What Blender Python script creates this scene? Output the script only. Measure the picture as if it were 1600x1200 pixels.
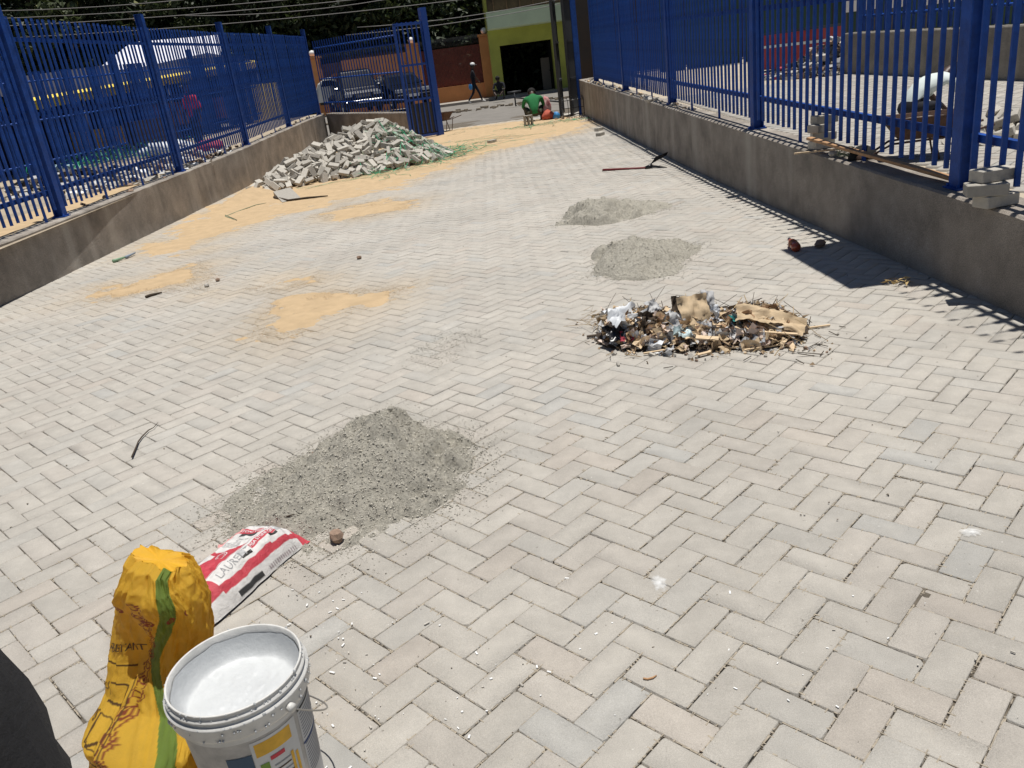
import bpy, math, random
import numpy as np
from mathutils import Vector, Matrix, noise, Quaternion
random.seed(7); rng = np.random.default_rng(7)
S = bpy.context.scene
for o in list(bpy.data.objects): bpy.data.objects.remove(o)
COL = S.collection
rad = math.radians
# ------------------------------------------------------------------ camera
FPX, PITCH, ROLL, CAMH = 1258.9, rad(21.33), rad(-7.56), 1.534
_f = Vector((0, math.cos(PITCH), -math.sin(PITCH))); _r = Vector((1, 0, 0)); _u = Vector((0, math.sin(PITCH), math.cos(PITCH)))
CR = _r*math.cos(ROLL) + _u*math.sin(ROLL); CU = -_r*math.sin(ROLL) + _u*math.cos(ROLL); CF = _f
cam = bpy.data.objects.new('camera', bpy.data.cameras.new('camera')); COL.objects.link(cam)
cam.data.sensor_width = 36; cam.data.lens = FPX/1600*36; cam.data.clip_end = 900; cam.data.clip_start = .05
M = Matrix((CR, CU, -CF)).transposed().to_4x4(); M.translation = Vector((0, 0, CAMH)); cam.matrix_world = M
S.camera = cam
# ------------------------------------------------------------------ light
SUN = Vector((.10, .03, 1)).normalized()
w = bpy.data.worlds.new('World'); S.world = w; w.use_nodes = True
nt = w.node_tree; bg = nt.nodes['Background']; sky = nt.nodes.new('ShaderNodeTexSky'); sky.sky_type = 'NISHITA'; sky.sun_disc = False
sky.sun_elevation = math.asin(SUN.z); sky.sun_rotation = math.atan2(SUN.x, SUN.y); sky.altitude = 1600
nt.links.new(sky.outputs[0], bg.inputs[0]); bg.inputs[1].default_value = .05
sl = bpy.data.lights.new('sun', 'SUN'); sl.energy = 4.6; sl.angle = rad(.55); sl.color = (1, .965, .91)
so = bpy.data.objects.new('sun', sl); COL.objects.link(so); so.rotation_euler = SUN.to_track_quat('Z', 'Y').to_euler(); so.location = (0, 0, 30)
S.view_settings.view_transform = 'Standard'; S.view_settings.look = 'None'; S.view_settings.gamma = 1; S.view_settings.exposure = .1
S.view_settings.use_curve_mapping = False
# ------------------------------------------------------------------ helpers: pixel rays used as a surveying aid
def ray(x, y): return CF + CR*((x-800)/FPX) - CU*((y-600)/FPX)
def atY(x, y, Y): d = ray(x, y); return d*(Y/d.y) + Vector((0, 0, CAMH))
def atZ(x, y, z=0.): d = ray(x, y); return d*((z-CAMH)/d.z) + Vector((0, 0, CAMH))
def onf(x, y, f, z=.5):
    for i in range(60):
        g = atZ(x, y, z); z = .5*z + .5*f(g.x, g.y)
    return Vector((g.x, g.y, z))
def clamp(t, a=0., b=1.): return max(a, min(b, t))
def ss(t): t = clamp(t); return t*t*(3-2*t)
def lerp(xs, ys, x):
    return float(np.interp(x, xs, ys))
def wl_top(y): return lerp([-2, 8, 14, 17, 22.8, 26], [.40, .545, .64, .71, .88, .94], y)
def wl_x(y): return -4.8 + (y-7.57)*.021
def wr_top(y): return .39 + .0295*y
def G(x, y):
    r = clamp((2.7-x)/7.5); y0 = 8 + 8*r
    g = .17*ss((y-y0)/13)
    if y > 24: g += ss((y-24)/10)*clamp(-(x+2)*.045, 0, .62)
    return g
def zr(x, y): return wr_top(y) - .02
def zl(x, y): return wl_top(y) - .02
def n3(x, y=0, z=0): return noise.noise(Vector((x, y, z)))
# ------------------------------------------------------------------ materials
MATS = {}
def mat(name, col, rough=.85, var=.0, scale=8., bump=0., bscale=60., metal=0., spec=.5, attr=False, col2=None, trans=0., randv=0.):
    if name in MATS: return MATS[name]
    m = bpy.data.materials.new(name); MATS[name] = m; m.use_nodes = True
    n = m.node_tree.nodes; l = m.node_tree.links; b = n['Principled BSDF']
    b.inputs['Roughness'].default_value = rough; b.inputs['Metallic'].default_value = metal
    b.inputs['Specular IOR Level'].default_value = spec
    tc = n.new('ShaderNodeTexCoord'); src = None
    c = (*col, 1)
    if attr:
        a = n.new('ShaderNodeAttribute'); a.attribute_name = 'Col'; src = a.outputs[0]
    if var > 0 or col2:
        t = n.new('ShaderNodeTexNoise'); t.inputs['Scale'].default_value = scale; t.inputs['Detail'].default_value = 6; t.inputs['Roughness'].default_value = .65
        l.new(tc.outputs['Object'], t.inputs['Vector'])
        mr = n.new('ShaderNodeMapRange'); mr.inputs[1].default_value = .3; mr.inputs[2].default_value = .7
        l.new(t.outputs[0], mr.inputs[0])
        mx = n.new('ShaderNodeMix'); mx.data_type = 'RGBA'; l.new(mr.outputs[0], mx.inputs[0])
        if attr:
            mul = n.new('ShaderNodeMix'); mul.data_type = 'RGBA'; mul.blend_type = 'MULTIPLY'; mul.inputs[0].default_value = 1
            mx.inputs[6].default_value = (1-var,)*3+(1,); mx.inputs[7].default_value = (1+var*.5,)*3+(1,)
            l.new(src, mul.inputs[6]); l.new(mx.outputs[2], mul.inputs[7]); src = mul.outputs[2]
        else:
            c2 = col2 or tuple(min(1, x*(1+var)) for x in col); c1 = col if col2 else tuple(x*(1-var) for x in col)
            mx.inputs[6].default_value = (*c1, 1); mx.inputs[7].default_value = (*c2, 1); src = mx.outputs[2]
    if randv > 0:
        oi = n.new('ShaderNodeObjectInfo'); mr2 = n.new('ShaderNodeMapRange'); mr2.inputs[3].default_value = 1-randv; mr2.inputs[4].default_value = 1+randv
        l.new(oi.outputs['Random'], mr2.inputs[0]); mu = n.new('ShaderNodeMix'); mu.data_type = 'RGBA'; mu.blend_type = 'MULTIPLY'; mu.inputs[0].default_value = 1
        if src is None: mu.inputs[6].default_value = c
        else: l.new(src, mu.inputs[6])
        l.new(mr2.outputs[0], mu.inputs[7]); src = mu.outputs[2]
    if src is None: b.inputs['Base Color'].default_value = c
    else: l.new(src, b.inputs['Base Color'])
    if bump > 0:
        t2 = n.new('ShaderNodeTexNoise'); t2.inputs['Scale'].default_value = bscale; t2.inputs['Detail'].default_value = 8; t2.inputs['Roughness'].default_value = .7
        l.new(tc.outputs['Object'], t2.inputs['Vector'])
        bp = n.new('ShaderNodeBump'); bp.inputs['Strength'].default_value = bump; bp.inputs['Distance'].default_value = .01
        l.new(t2.outputs[0], bp.inputs['Height']); l.new(bp.outputs[0], b.inputs['Normal'])
    if trans > 0:
        tr = n.new('ShaderNodeBsdfTranslucent'); ms = n.new('ShaderNodeMixShader'); ms.inputs[0].default_value = trans
        if src is None: tr.inputs[0].default_value = c
        else: l.new(src, tr.inputs[0])
        l.new(b.outputs[0], ms.inputs[1]); l.new(tr.outputs[0], ms.inputs[2]); l.new(ms.outputs[0], n['Material Output'].inputs[0])
    return m
def wall_mat(name, base, streak):
    m = mat(name, base, rough=.95, var=.36, scale=2.6, bump=.9, bscale=45)
    n = m.node_tree.nodes; l = m.node_tree.links; b = n['Principled BSDF']; src = b.inputs['Base Color'].links[0].from_socket
    tc = [x for x in n if x.type == 'TEX_COORD'][0]
    mp = n.new('ShaderNodeMapping'); mp.inputs['Scale'].default_value = (1.1, 1.1, .10); l.new(tc.outputs['Object'], mp.inputs[0])
    t = n.new('ShaderNodeTexNoise'); t.inputs['Scale'].default_value = 1.6; t.inputs['Detail'].default_value = 4; l.new(mp.outputs[0], t.inputs['Vector'])
    r = n.new('ShaderNodeMapRange'); r.inputs[1].default_value = .55; r.inputs[2].default_value = .72; r.inputs[4].default_value = .8; l.new(t.outputs[0], r.inputs[0])
    mx = n.new('ShaderNodeMix'); mx.data_type = 'RGBA'; mx.inputs[7].default_value = (*streak, 1); l.new(r.outputs[0], mx.inputs[0]); l.new(src, mx.inputs[6])
    t3 = n.new('ShaderNodeTexNoise'); t3.inputs['Scale'].default_value = 160; t3.inputs['Detail'].default_value = 3; l.new(tc.outputs['Object'], t3.inputs['Vector'])
    r3 = n.new('ShaderNodeMapRange'); r3.inputs[1].default_value = .35; r3.inputs[2].default_value = .65; r3.inputs[3].default_value = .72; r3.inputs[4].default_value = 1.2; l.new(t3.outputs[0], r3.inputs[0])
    m2 = n.new('ShaderNodeMix'); m2.data_type = 'RGBA'; m2.blend_type = 'MULTIPLY'; m2.inputs[0].default_value = 1; l.new(mx.outputs[2], m2.inputs[6]); l.new(r3.outputs[0], m2.inputs[7])
    l.new(m2.outputs[2], b.inputs['Base Color'])
    return m
M_wall = wall_mat('cement_render', (.275, .242, .205), (.46, .42, .365))
M_blue = mat('blue_paint', (.009, .058, .28), rough=.55, var=.35, scale=9, bump=.2, bscale=90, spec=.3)
M_bluebright = mat('blue_paint_bright', (.010, .062, .33), rough=.45, var=.1, scale=15)
M_paver = None
def paver_mat():
    m = mat('paver_concrete', (.4, .38, .34), rough=.88, attr=True, var=.10, scale=14, bump=.5, bscale=130, randv=.05)
    n = m.node_tree.nodes; l = m.node_tree.links; b = n['Principled BSDF']; src = b.inputs['Base Color'].links[0].from_socket
    tc = [x for x in n if x.type == 'TEX_COORD'][0]
    geo = n.new('ShaderNodeNewGeometry')
    def nz(scale, detail, lo, hi, a, bb, rough=.6):
        t = n.new('ShaderNodeTexNoise'); t.inputs['Scale'].default_value = scale; t.inputs['Detail'].default_value = detail; t.inputs['Roughness'].default_value = rough
        l.new(geo.outputs['Position'], t.inputs['Vector'])
        r = n.new('ShaderNodeMapRange'); r.inputs[1].default_value = lo; r.inputs[2].default_value = hi; r.inputs[3].default_value = a; r.inputs[4].default_value = bb
        l.new(t.outputs[0], r.inputs[0]); return r.outputs[0]
    def mul(s, f):
        x = n.new('ShaderNodeMix'); x.data_type = 'RGBA'; x.blend_type = 'MULTIPLY'; x.inputs[0].default_value = 1; l.new(s, x.inputs[6]); l.new(f, x.inputs[7]); return x.outputs[2]
    def mixc(s, f, c):
        x = n.new('ShaderNodeMix'); x.data_type = 'RGBA'; l.new(f, x.inputs[0]); l.new(s, x.inputs[6]); x.inputs[7].default_value = (*c, 1); return x.outputs[2]
    s = mul(src, nz(.9, 6, .3, .7, .88, 1.07))
    s = mul(s, nz(6, 6, .35, .7, .94, 1.05, .7))
    s = mul(s, nz(420, 2, .3, .7, .84, 1.13))          # grit
    s = mixc(s, nz(9, 8, .60, .78, 0, .45, .75), (.44, .385, .30))   # dust
    s = mixc(s, nz(1.1, 6, .56, .75, 0, .30, .7), (.55, .50, .42))
    s = mixc(s, nz(55, 4, .69, .73, 0, .6), (.12, .10, .08))        # specks
    s = mixc(s, nz(75, 3, .72, .75, 0, .7), (.7, .68, .62))
    l.new(s, b.inputs['Base Color'])
    return m
M_paver = paver_mat()
M_bed = mat('joint_sand', (.13, .11, .085), rough=1, var=.4, scale=25, bump=.6, bscale=200)
M_sand = mat('yellow_sand', (.50, .365, .215), rough=1, var=.12, scale=6, bump=.6, bscale=180)
M_gravel = mat('crushed_stone', (.40, .375, .315), rough=1, var=.32, scale=70, bump=1., bscale=260)
M_grain = mat('stone_grain', (.3, .28, .23), rough=.95, attr=True)
M_asphalt = mat('old_asphalt', (.20, .185, .165), rough=.95, var=.15, scale=2, bump=.5, bscale=40)
M_yard = mat('dry_ground', (.36, .30, .22), rough=1, var=.2, scale=2.5, bump=.7, bscale=30)
M_earth = mat('earth', (.17, .13, .09), rough=1, var=.3, scale=5)
M_brick = mat('loose_paver_concrete', (.45, .42, .365), rough=.9, var=.12, scale=30, bump=.5, bscale=150, randv=.22)
M_wood = mat('raw_wood', (.42, .24, .12), rough=.8, var=.25, scale=18, bump=.4, bscale=60)
M_palewood = mat('pale_wood', (.62, .47, .30), rough=.8, var=.18, scale=22)
M_rust = mat('rusty_steel', (.085, .045, .03), rough=.85, var=.4, scale=12, bump=.4)
M_black = mat('black_paint', (.006, .006, .007), rough=.35)
M_dark = mat('dark_interior', (.006, .006, .006), rough=1)
M_darkgrey = mat('dark_grey_steel', (.035, .038, .042), rough=.6, var=.2, scale=6)
M_white = mat('white_paint', (.78, .78, .76), rough=.5, var=.05)
M_green_strap = mat('green_strap', (.02, .30, .14), rough=.4)
M_twig = mat('twig_bark', (.055, .038, .024), rough=.9)
M_leaf = mat('tree_foliage', (.06, .10, .03), rough=.6, attr=True, trans=.25)
M_bark = mat('tree_bark', (.10, .075, .05), rough=.95, var=.3, scale=10, bump=.6)
M_skin = mat('dark_skin', (.055, .028, .018), rough=.5)
# ------------------------------------------------------------------ object helpers
def tag(o, label=None, cat=None, group=None, kind=None):
    if label: o['label'] = label
    if cat: o['category'] = cat
    if group: o['group'] = group
    if kind: o['kind'] = kind
    return o
def empty(name, loc, label, cat, group=None, rz=0.):
    o = bpy.data.objects.new(name, None); COL.objects.link(o); o.location = loc; o.rotation_euler = (0, 0, rz); o.empty_display_size = .1
    return tag(o, label, cat, group)
class MB:
    def __init__(s): s.v = []; s.f = []; s.m = []; s.mats = []; s.sm = []
    def mi(s, m):
        if m not in s.mats: s.mats.append(m)
        return s.mats.index(m)
    def add(s, vs, fs, m, smooth=False):
        k = len(s.v); s.v += [tuple(v) for v in vs]; i = s.mi(m)
        for f in fs: s.f.append(tuple(k+a for a in f)); s.m.append(i); s.sm.append(smooth)
        return s
    def box(s, c, d, m, rot=None, bev=0.):
        hx, hy, hz = d[0]/2, d[1]/2, d[2]/2; R = rot if rot is not None else Matrix.Identity(3)
        c = Vector(c)
        if bev <= 0:
            vs = [c + R@Vector((x*hx, y*hy, z*hz)) for z in (-1, 1) for y in (-1, 1) for x in (-1, 1)]
            return s.add(vs, [(0, 2, 3, 1), (4, 5, 7, 6), (0, 1, 5, 4), (2, 6, 7, 3), (0, 4, 6, 2), (1, 3, 7, 5)], m)
        vs = []; b = min(bev, hx*.9, hy*.9, hz*.9)
        for z, sh in ((-hz, b), (-hz+b, 0), (hz-b, 0), (hz, b)):
            for x, y in ((-1, -1), (1, -1), (1, 1), (-1, 1)):
                ax, ay = hx-sh, hy-sh
                c1 = (x*(ax-b), y*ay) if x*y > 0 else (x*ax, y*(ay-b)); c2 = (x*ax, y*(ay-b)) if x*y > 0 else (x*(ax-b), y*ay)
                vs.append(c + R@Vector((*c1, z))); vs.append(c + R@Vector((*c2, z)))
        # order each ring by angle
        out = []
        for r in range(4):
            ring = vs[r*8:r*8+8]; loc = [(R.transposed()@(v-c)) for v in ring]
            idx = sorted(range(8), key=lambda i: math.atan2(loc[i].y/hy, loc[i].x/hx)); out += [ring[i] for i in idx]
        fs = [tuple(range(7, -1, -1)), tuple(24+i for i in range(8))]
        for r in range(3):
            for i in range(8): fs.append((r*8+i, r*8+(i+1) % 8, (r+1)*8+(i+1) % 8, (r+1)*8+i))
        return s.add(out, fs, m)
    def tube(s, pts, r, m, n=6, cap=True, smooth=True):
        pts = [Vector(p) for p in pts]; k = len(pts); rs = r if isinstance(r, (list, tuple)) else [r]*k
        vs = []; up = Vector((0, 0, 1)); prev = None
        for i, p in enumerate(pts):
            t = (pts[min(i+1, k-1)]-pts[max(i-1, 0)])
            if t.length < 1e-9: t = Vector((0, 0, 1))
            t.normalize()
            a = prev - t*prev.dot(t) if prev is not None else t.cross(up if abs(t.z) < .9 else Vector((1, 0, 0)))
            if a.length < 1e-6: a = t.orthogonal()
            a.normalize(); prev = a; b = t.cross(a)
            for j in range(n): q = 2*math.pi*j/n; vs.append(p + (a*math.cos(q)+b*math.sin(q))*rs[i])
        fs = [(i*n+j, i*n+(j+1) % n, (i+1)*n+(j+1) % n, (i+1)*n+j) for i in range(k-1) for j in range(n)]
        if cap: fs += [tuple(range(n-1, -1, -1)), tuple((k-1)*n+j for j in range(n))]
        return s.add(vs, fs, m, smooth)
    def lathe(s, prof, m, n=48, c=(0, 0, 0), smooth=True, a0=0., a1=2*math.pi):
        full = abs(a1-a0-2*math.pi) < 1e-6; k = n if full else n+1; vs = []
        for r, z in prof:
            for j in range(k): q = a0+(a1-a0)*j/n; vs.append((c[0]+r*math.cos(q), c[1]+r*math.sin(q), c[2]+z))
        fs = [(i*k+j, i*k+(j+1) % k, (i+1)*k+(j+1) % k, (i+1)*k+j) for i in range(len(prof)-1) for j in range(n)]
        return s.add(vs, fs, m, smooth)
    def grid(s, fn, nu, nv, m, smooth=True, wrapu=False):
        vs = [fn(i/(nu if wrapu else nu), j/nv) for j in range(nv+1) for i in range(nu if wrapu else nu+1)]
        k = nu if wrapu else nu+1
        fs = [(j*k+i, j*k+(i+1) % k, (j+1)*k+(i+1) % k, (j+1)*k+i) for j in range(nv) for i in range(nu)]
        return s.add(vs, fs, m, smooth)
    def mesh(s, name):
        me = bpy.data.meshes.new(name); me.from_pydata(s.v, [], s.f)
        for m in s.mats: me.materials.append(m)
        me.polygons.foreach_set('material_index', s.m); me.polygons.foreach_set('use_smooth', s.sm); me.update(); return me
    def build(s, name, parent=None, rot=None, loc=None):
        o = bpy.data.objects.new(name, s.mesh(name)); COL.objects.link(o)
        if parent: o.parent = parent
        if loc is not None: o.location = loc
        return o
def link(name, me, parent=None, loc=(0, 0, 0), rot=None, q=None, scale=None):
    o = bpy.data.objects.new(name, me); COL.objects.link(o); o.parent = parent; o.location = loc
    if q is not None: o.rotation_mode = 'QUATERNION'; o.rotation_quaternion = q
    elif rot is not None: o.rotation_euler = rot
    if scale is not None: o.scale = scale
    return o
def np_mesh(name, V, F, mats, cols=None, smooth=False, fcols=None):
    """V (n,3), F (m,k) constant-size faces"""
    me = bpy.data.meshes.new(name); V = np.asarray(V, np.float32); F = np.asarray(F, np.int32); k = F.shape[1]
    me.vertices.add(len(V)); me.vertices.foreach_set('co', V.ravel())
    me.loops.add(F.size); me.loops.foreach_set('vertex_index', F.ravel())
    me.polygons.add(len(F)); me.polygons.foreach_set('loop_start', np.arange(0, F.size, k, dtype=np.int32)); me.polygons.foreach_set('loop_total', np.full(len(F), k, np.int32))
    if smooth: me.polygons.foreach_set('use_smooth', np.ones(len(F), bool))
    me.update(calc_edges=True)
    for m in mats: me.materials.append(m)
    if fcols is not None:
        a = me.color_attributes.new('Col', 'FLOAT_COLOR', 'CORNER'); c = np.repeat(np.c_[fcols, np.ones(len(fcols))], k, axis=0); a.data.foreach_set('color', c.astype(np.float32).ravel())
    elif cols is not None:
        a = me.color_attributes.new('Col', 'FLOAT_COLOR', 'POINT'); a.data.foreach_set('color', np.c_[cols, np.ones(len(cols))].astype(np.float32).ravel())
    me.validate(); return me
def setcol(me, col):
    a = me.color_attributes.new('Col', 'FLOAT_COLOR', 'CORNER'); a.data.foreach_set('color', list((*col, 1))*len(me.loops))
def Rz(a): return Matrix.Rotation(a, 3, 'Z')
def Rx(a): return Matrix.Rotation(a, 3, 'X')
def Ry(a): return Matrix.Rotation(a, 3, 'Y')

# ================================================================== SETTING
def heightgrid(name, x0, x1, nx, y0, y1, ny, f, m, kind='structure'):
    xs = np.linspace(x0, x1, nx+1); ys = np.linspace(y0, y1, ny+1)
    V = [(x, y, f(x, y)) for y in ys for x in xs]
    i, j = np.meshgrid(np.arange(nx), np.arange(ny)); a = (j*(nx+1)+i).ravel(); F = np.c_[a, a+1, a+nx+2, a+nx+1]
    o = link(name, np_mesh(name, V, F, [m], smooth=True)); tag(o, kind=kind); return o
b = MB(); b.add([(-400, -60, -.6), (400, -60, -.6), (400, 600, -.6), (-400, 600, -.6)], [(0, 1, 2, 3)], M_earth); tag(b.build('ground'), kind='structure')
heightgrid('sand_bed', -5.2, 3.1, 120, -3, 9, 170, lambda x, y: -.013 + .009*n3(x*5, y*5) + .006*n3(x*17, y*17, 3), M_bed)
heightgrid('lower_sand_bed', -5.2, 3.1, 40, 9.001, 26, 70, lambda x, y: G(x, y)-.03, M_bed)
heightgrid('road', -34, 30, 120, 21.6, 62, 60, lambda x, y: G(x, y)-.03+.006*n3(x, y), M_asphalt)
def sdf(poly, X, Y):
    """signed distance (inside positive) to polygon, vectorised"""
    P = np.array(poly); n = len(P); d = np.full(X.shape, 1e9); ins = np.zeros(X.shape, bool)
    for i in range(n):
        a = P[i]; c = P[(i+1) % n]; e = c-a; wx, wy = X-a[0], Y-a[1]
        t = np.clip((wx*e[0]+wy*e[1])/(e@e), 0, 1); d = np.minimum(d, np.hypot(wx-e[0]*t, wy-e[1]*t))
        cond = ((a[1] > Y) != (c[1] > Y)) & (X < (c[0]-a[0])*(Y-a[1])/(c[1]-a[1]+1e-12)+a[0]); ins ^= cond
    return np.where(ins, d, -d)
def onG(pts): return [tuple(onf(x, y, G, .05)[:2]) for x, y in pts]
SAND = [
 ([(205, 398), (250, 402), (290, 402), (330, 388), (365, 362), (420, 345), (500, 325), (600, 300), (690, 270), (760, 243), (850, 218), (905, 208), (945, 190), (908, 181), (860, 184), (780, 192), (700, 203), (640, 207), (560, 215), (470, 245), (405, 280), (330, 318), (270, 352)], .05, .4, 0.),
 ([(488, 336), (540, 322), (600, 311), (655, 311), (640, 325), (560, 342), (510, 346)], .03, .25, 11.),
 ([(132, 467), (150, 447), (212, 442), (275, 420), (312, 408), (337, 430), (322, 455), (225, 458), (170, 472)], .03, .3, 23.),
 ([(393, 527), (400, 495), (430, 468), (500, 458), (560, 452), (645, 447), (610, 470), (550, 490), (500, 515), (450, 532)], .025, .22, 31.),
 ([(385, 452), (430, 436), (490, 430), (500, 440), (430, 456)], .03, .25, 47.)]
SANDP = [onG(p_[0]) for p_ in SAND]
_pd = {}
# pavers --------------------------------------------------------------
ANG, OX, OY = rad(43.93), 1.038, 1.971
UU = np.array([math.cos(ANG), math.sin(ANG)]); VV = np.array([math.sin(ANG), -math.cos(ANG)])
def paver_tops(hx, hy, ch, cut, r):
    """8-gon rings for a paver: returns verts for 3 rings"""
    V = []
    for z, ins in ((-.055, 0.), (-ch*.8, 0.), (0., ch)):
        ax, ay = hx-ins, hy-ins
        for x, y in ((ax-cut[0], -ay), (ax, -ay+cut[0]), (ax, ay-cut[1]), (ax-cut[1], ay), (-ax+cut[2], ay), (-ax, ay-cut[2]), (-ax, -ay+cut[3]), (-ax+cut[3], -ay)):
            V.append((x, y, z))
    return np.array(V)
PF = [[8*r+i, 8*r+(i+1) % 8, 8*(r+1)+(i+1) % 8, 8*(r+1)+i] for r in range(2) for i in range(8)]
PF += [[16, 17, 18, 19], [16, 19, 20, 23], [23, 20, 21, 22]]
PF = np.array(PF)
def paver_color(r):
    k = r.random()
    if k < .60: c = np.array([.440, .411, .362])
    elif k < .80: c = np.array([.438, .404, .355])
    elif k < .95: c = np.array([.428, .405, .362])
    elif k < .98: c = np.array([.414, .400, .366])
    else: c = np.array([.440, .398, .345])
    return c*(.965+.07*r.random())
pv = []
for j in range(-70, 70):
    for k in range(-180, 180):
        U, V_ = -k+2*j, k+2*j
        for typ, (uc, vc, a) in enumerate(((U-1, V_+.5, ANG), (U-.5, V_+2, ANG-math.pi/2))):
            p = np.array([OX, OY]) + (UU*uc + VV*vc)*.1
            if p[0] < -5.05 or p[0] > 2.95 or p[1] < -2.2 or p[1] > 23.2: continue
            pv.append((p[0], p[1], a + (math.pi if rng.random() < .5 else 0)))
def img(x, y, z):
    d = Vector((x, y, z-CAMH)); f = d.dot(CF)
    return (800+FPX*d.dot(CR)/f, 600-FPX*d.dot(CU)/f) if f > .05 else (-9999, 0)
vis = []
for i, (x, y, a) in enumerate(pv):
    u, v = img(x, y, 0)
    if -30 < u < 1630 and -30 < v < 1225: vis.append((math.hypot(x, y), i))
vis.sort(); single = set(i for _, i in vis[:300])
_X = np.array([p_[0] for p_ in pv]); _Y = np.array([p_[1] for p_ in pv]); SD_ = np.max([sdf(q_, _X, _Y) for q_ in SANDP], axis=0)
SDK = np.clip((SD_+.75)/1.0, 0, 1)**1.5*.85
SCOL = np.array([.47, .37, .245])
VAR = []
for k in range(40):
    cut = rng.uniform(.002, .007, 4)
    if rng.random() < .25: cut[rng.integers(4)] = rng.uniform(.008, .014)
    ver = paver_tops(.0993-rng.uniform(0, .0022), .0493-rng.uniform(0, .0022), rng.uniform(.0016, .0035), cut, rng)
    ver[:, :2] += rng.normal(0, .0007, (24, 2))
    c = paver_color(rng); me = np_mesh('paver', ver, PF, [M_paver], fcols=np.tile(c, (len(PF), 1))); VAR.append((me, ver))
paving = bpy.data.objects.new('pavement', None); COL.objects.link(paving); tag(paving, kind='structure')
AV, AF, AC = [], [], []; off = 0
def settle(x, y):   # slow unevenness of the paving
    return .006*n3(x*1.3, y*1.3, 5)
for i, (x, y, a) in enumerate(pv):
    dz = -.0025 + .0022*rng.random() + settle(x, y); t1, t2 = rng.normal(0, .006, 2); da = rng.normal(0, .006)
    q = Matrix.Rotation(a+da, 3, 'Z') @ Matrix.Rotation(t1, 3, 'X') @ Matrix.Rotation(t2, 3, 'Y')
    z = G(x, y) + dz; jx, jy = rng.normal(0, .0010, 2)
    if i in single:
        me, _ = VAR[rng.integers(40)]
        link('paver', me, paving, (x+jx, y+jy, z), q=q.to_quaternion())
    else:
        ver = VAR[rng.integers(40)][1] @ np.array(q).T + np.array([x+jx, y+jy, z])
        AV.append(ver); AF.append(PF+off); off += 24; kk = SDK[i]*clamp(.75+1.1*n3(x*1.7, y*1.7, 8)); AC.append(np.tile(paver_color(rng)*(1-kk)+SCOL*kk, (len(PF), 1)))
o = link('paver', np_mesh('pavers_far', np.concatenate(AV), np.concatenate(AF), [M_paver], fcols=np.concatenate(AC)), paving); tag(o, kind='stuff')
# right yard paving, seen through the fence
AV, AF, AC = [], [], []; off = 0
for j in range(-80, 80):
    for k in range(-90, 90):
        U, V_ = -k+2*j, k+2*j
        for (uc, vc, a) in ((U-1, V_+.5, ANG), (U-.5, V_+2, ANG-math.pi/2)):
            p = np.array([5.5, 8.]) + (UU*uc + VV*vc)*.1
            if p[0] < 3.02 or p[0] > 6.6 or p[1] < 2.5 or p[1] > 13.5: continue
            ver = VAR[rng.integers(40)][1] @ np.array(Rz(a)).T + np.array([p[0], p[1], zr(0, p[1])+.004*rng.random()])
            AV.append(ver); AF.append(PF+off); off += 24; AC.append(np.tile(paver_color(rng), (len(PF), 1)))
o = link('yard_pavement', np_mesh('yard_pavement', np.concatenate(AV), np.concatenate(AF), [M_paver], fcols=np.concatenate(AC))); tag(o, kind='structure')
heightgrid('right_yard_ground', 2.9, 30, 60, -3, 21.5, 50, lambda x, y: zr(x, y)-.012 + .01*n3(x*2, y*2), mat('pale_dust', (.44, .38, .29), rough=1, var=.15, scale=2, bump=.5, bscale=40))
heightgrid('left_yard_ground', -34, -4.72, 110, -3, 27, 90, lambda x, y: zl(x, y)-.012 + (.03*n3(x*1.2, y*1.2)+.012*n3(x*5, y*5)-.02)*clamp((-5.1-x)*3), M_yard)

# crumbs of jointing sand lying in and along the joints near the camera
def joint_crumbs(N):
    b = MB(); mc = mat('joint_crumb', (.33, .285, .22), rough=1, var=.3, scale=80); near = [pv[i] for i in single]
    for _ in range(N):
        x, y, a = random.choice(near); sx = random.choice((-1, 1)); e = Rz(a)
        if random.random() < .66: q = Vector((random.uniform(-.1, .1), sx*.05, 0))
        else: q = Vector((sx*.1, random.uniform(-.05, .05), 0))
        L = random.uniform(.003, .03); q = e@q; z = settle(x+q.x, y+q.y)-random.uniform(.0025, .0045)
        b.box((x+q.x, y+q.y, z), (L, random.uniform(.002, .0045), .003), mc, Rz(a + (0 if abs(q.x) >= 0 and random.random() < .66 else 1.57) + random.gauss(0, .05)))
    o = b.build('joint_crumbs', paving); tag(o, kind='stuff')
joint_crumbs(5200)
# ------------------------------------------------------------------ polygon-shaped piles and patches
def npn(X, Y, s, seed=0.):
    return np.array([noise.fractal(Vector((x*s, y*s, seed)), .9, 2.1, 5) for x, y in zip(X.ravel(), Y.ravel())]).reshape(X.shape)
def patch(name, poly, res, hfun, m, base=G, kind='stuff', pad=.3, keep=-.012):
    P = np.array(poly); x0, y0 = P.min(0)-pad; x1, y1 = P.max(0)+pad
    nx = max(8, int((x1-x0)/res)); ny = max(8, int((y1-y0)/res))
    X, Y = np.meshgrid(np.linspace(x0, x1, nx+1), np.linspace(y0, y1, ny+1)); D = sdf(poly, X, Y); H = hfun(X, Y, D)
    Z = H + np.array([base(x, y) for x, y in zip(X.ravel(), Y.ravel())]).reshape(X.shape)
    i, j = np.meshgrid(np.arange(nx), np.arange(ny)); a = (j*(nx+1)+i).ravel(); F = np.c_[a, a+1, a+nx+2, a+nx+1]
    Hf = H.ravel(); ok = (Hf[F] > keep).any(1); F = F[ok]
    used = np.unique(F); mp = -np.ones(Hf.size, int); mp[used] = np.arange(len(used))
    V = np.c_[X.ravel(), Y.ravel(), Z.ravel()][used]
    o = link(name, np_mesh(name, V, mp[F], [m], smooth=True)); tag(o, kind=kind); return o
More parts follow.
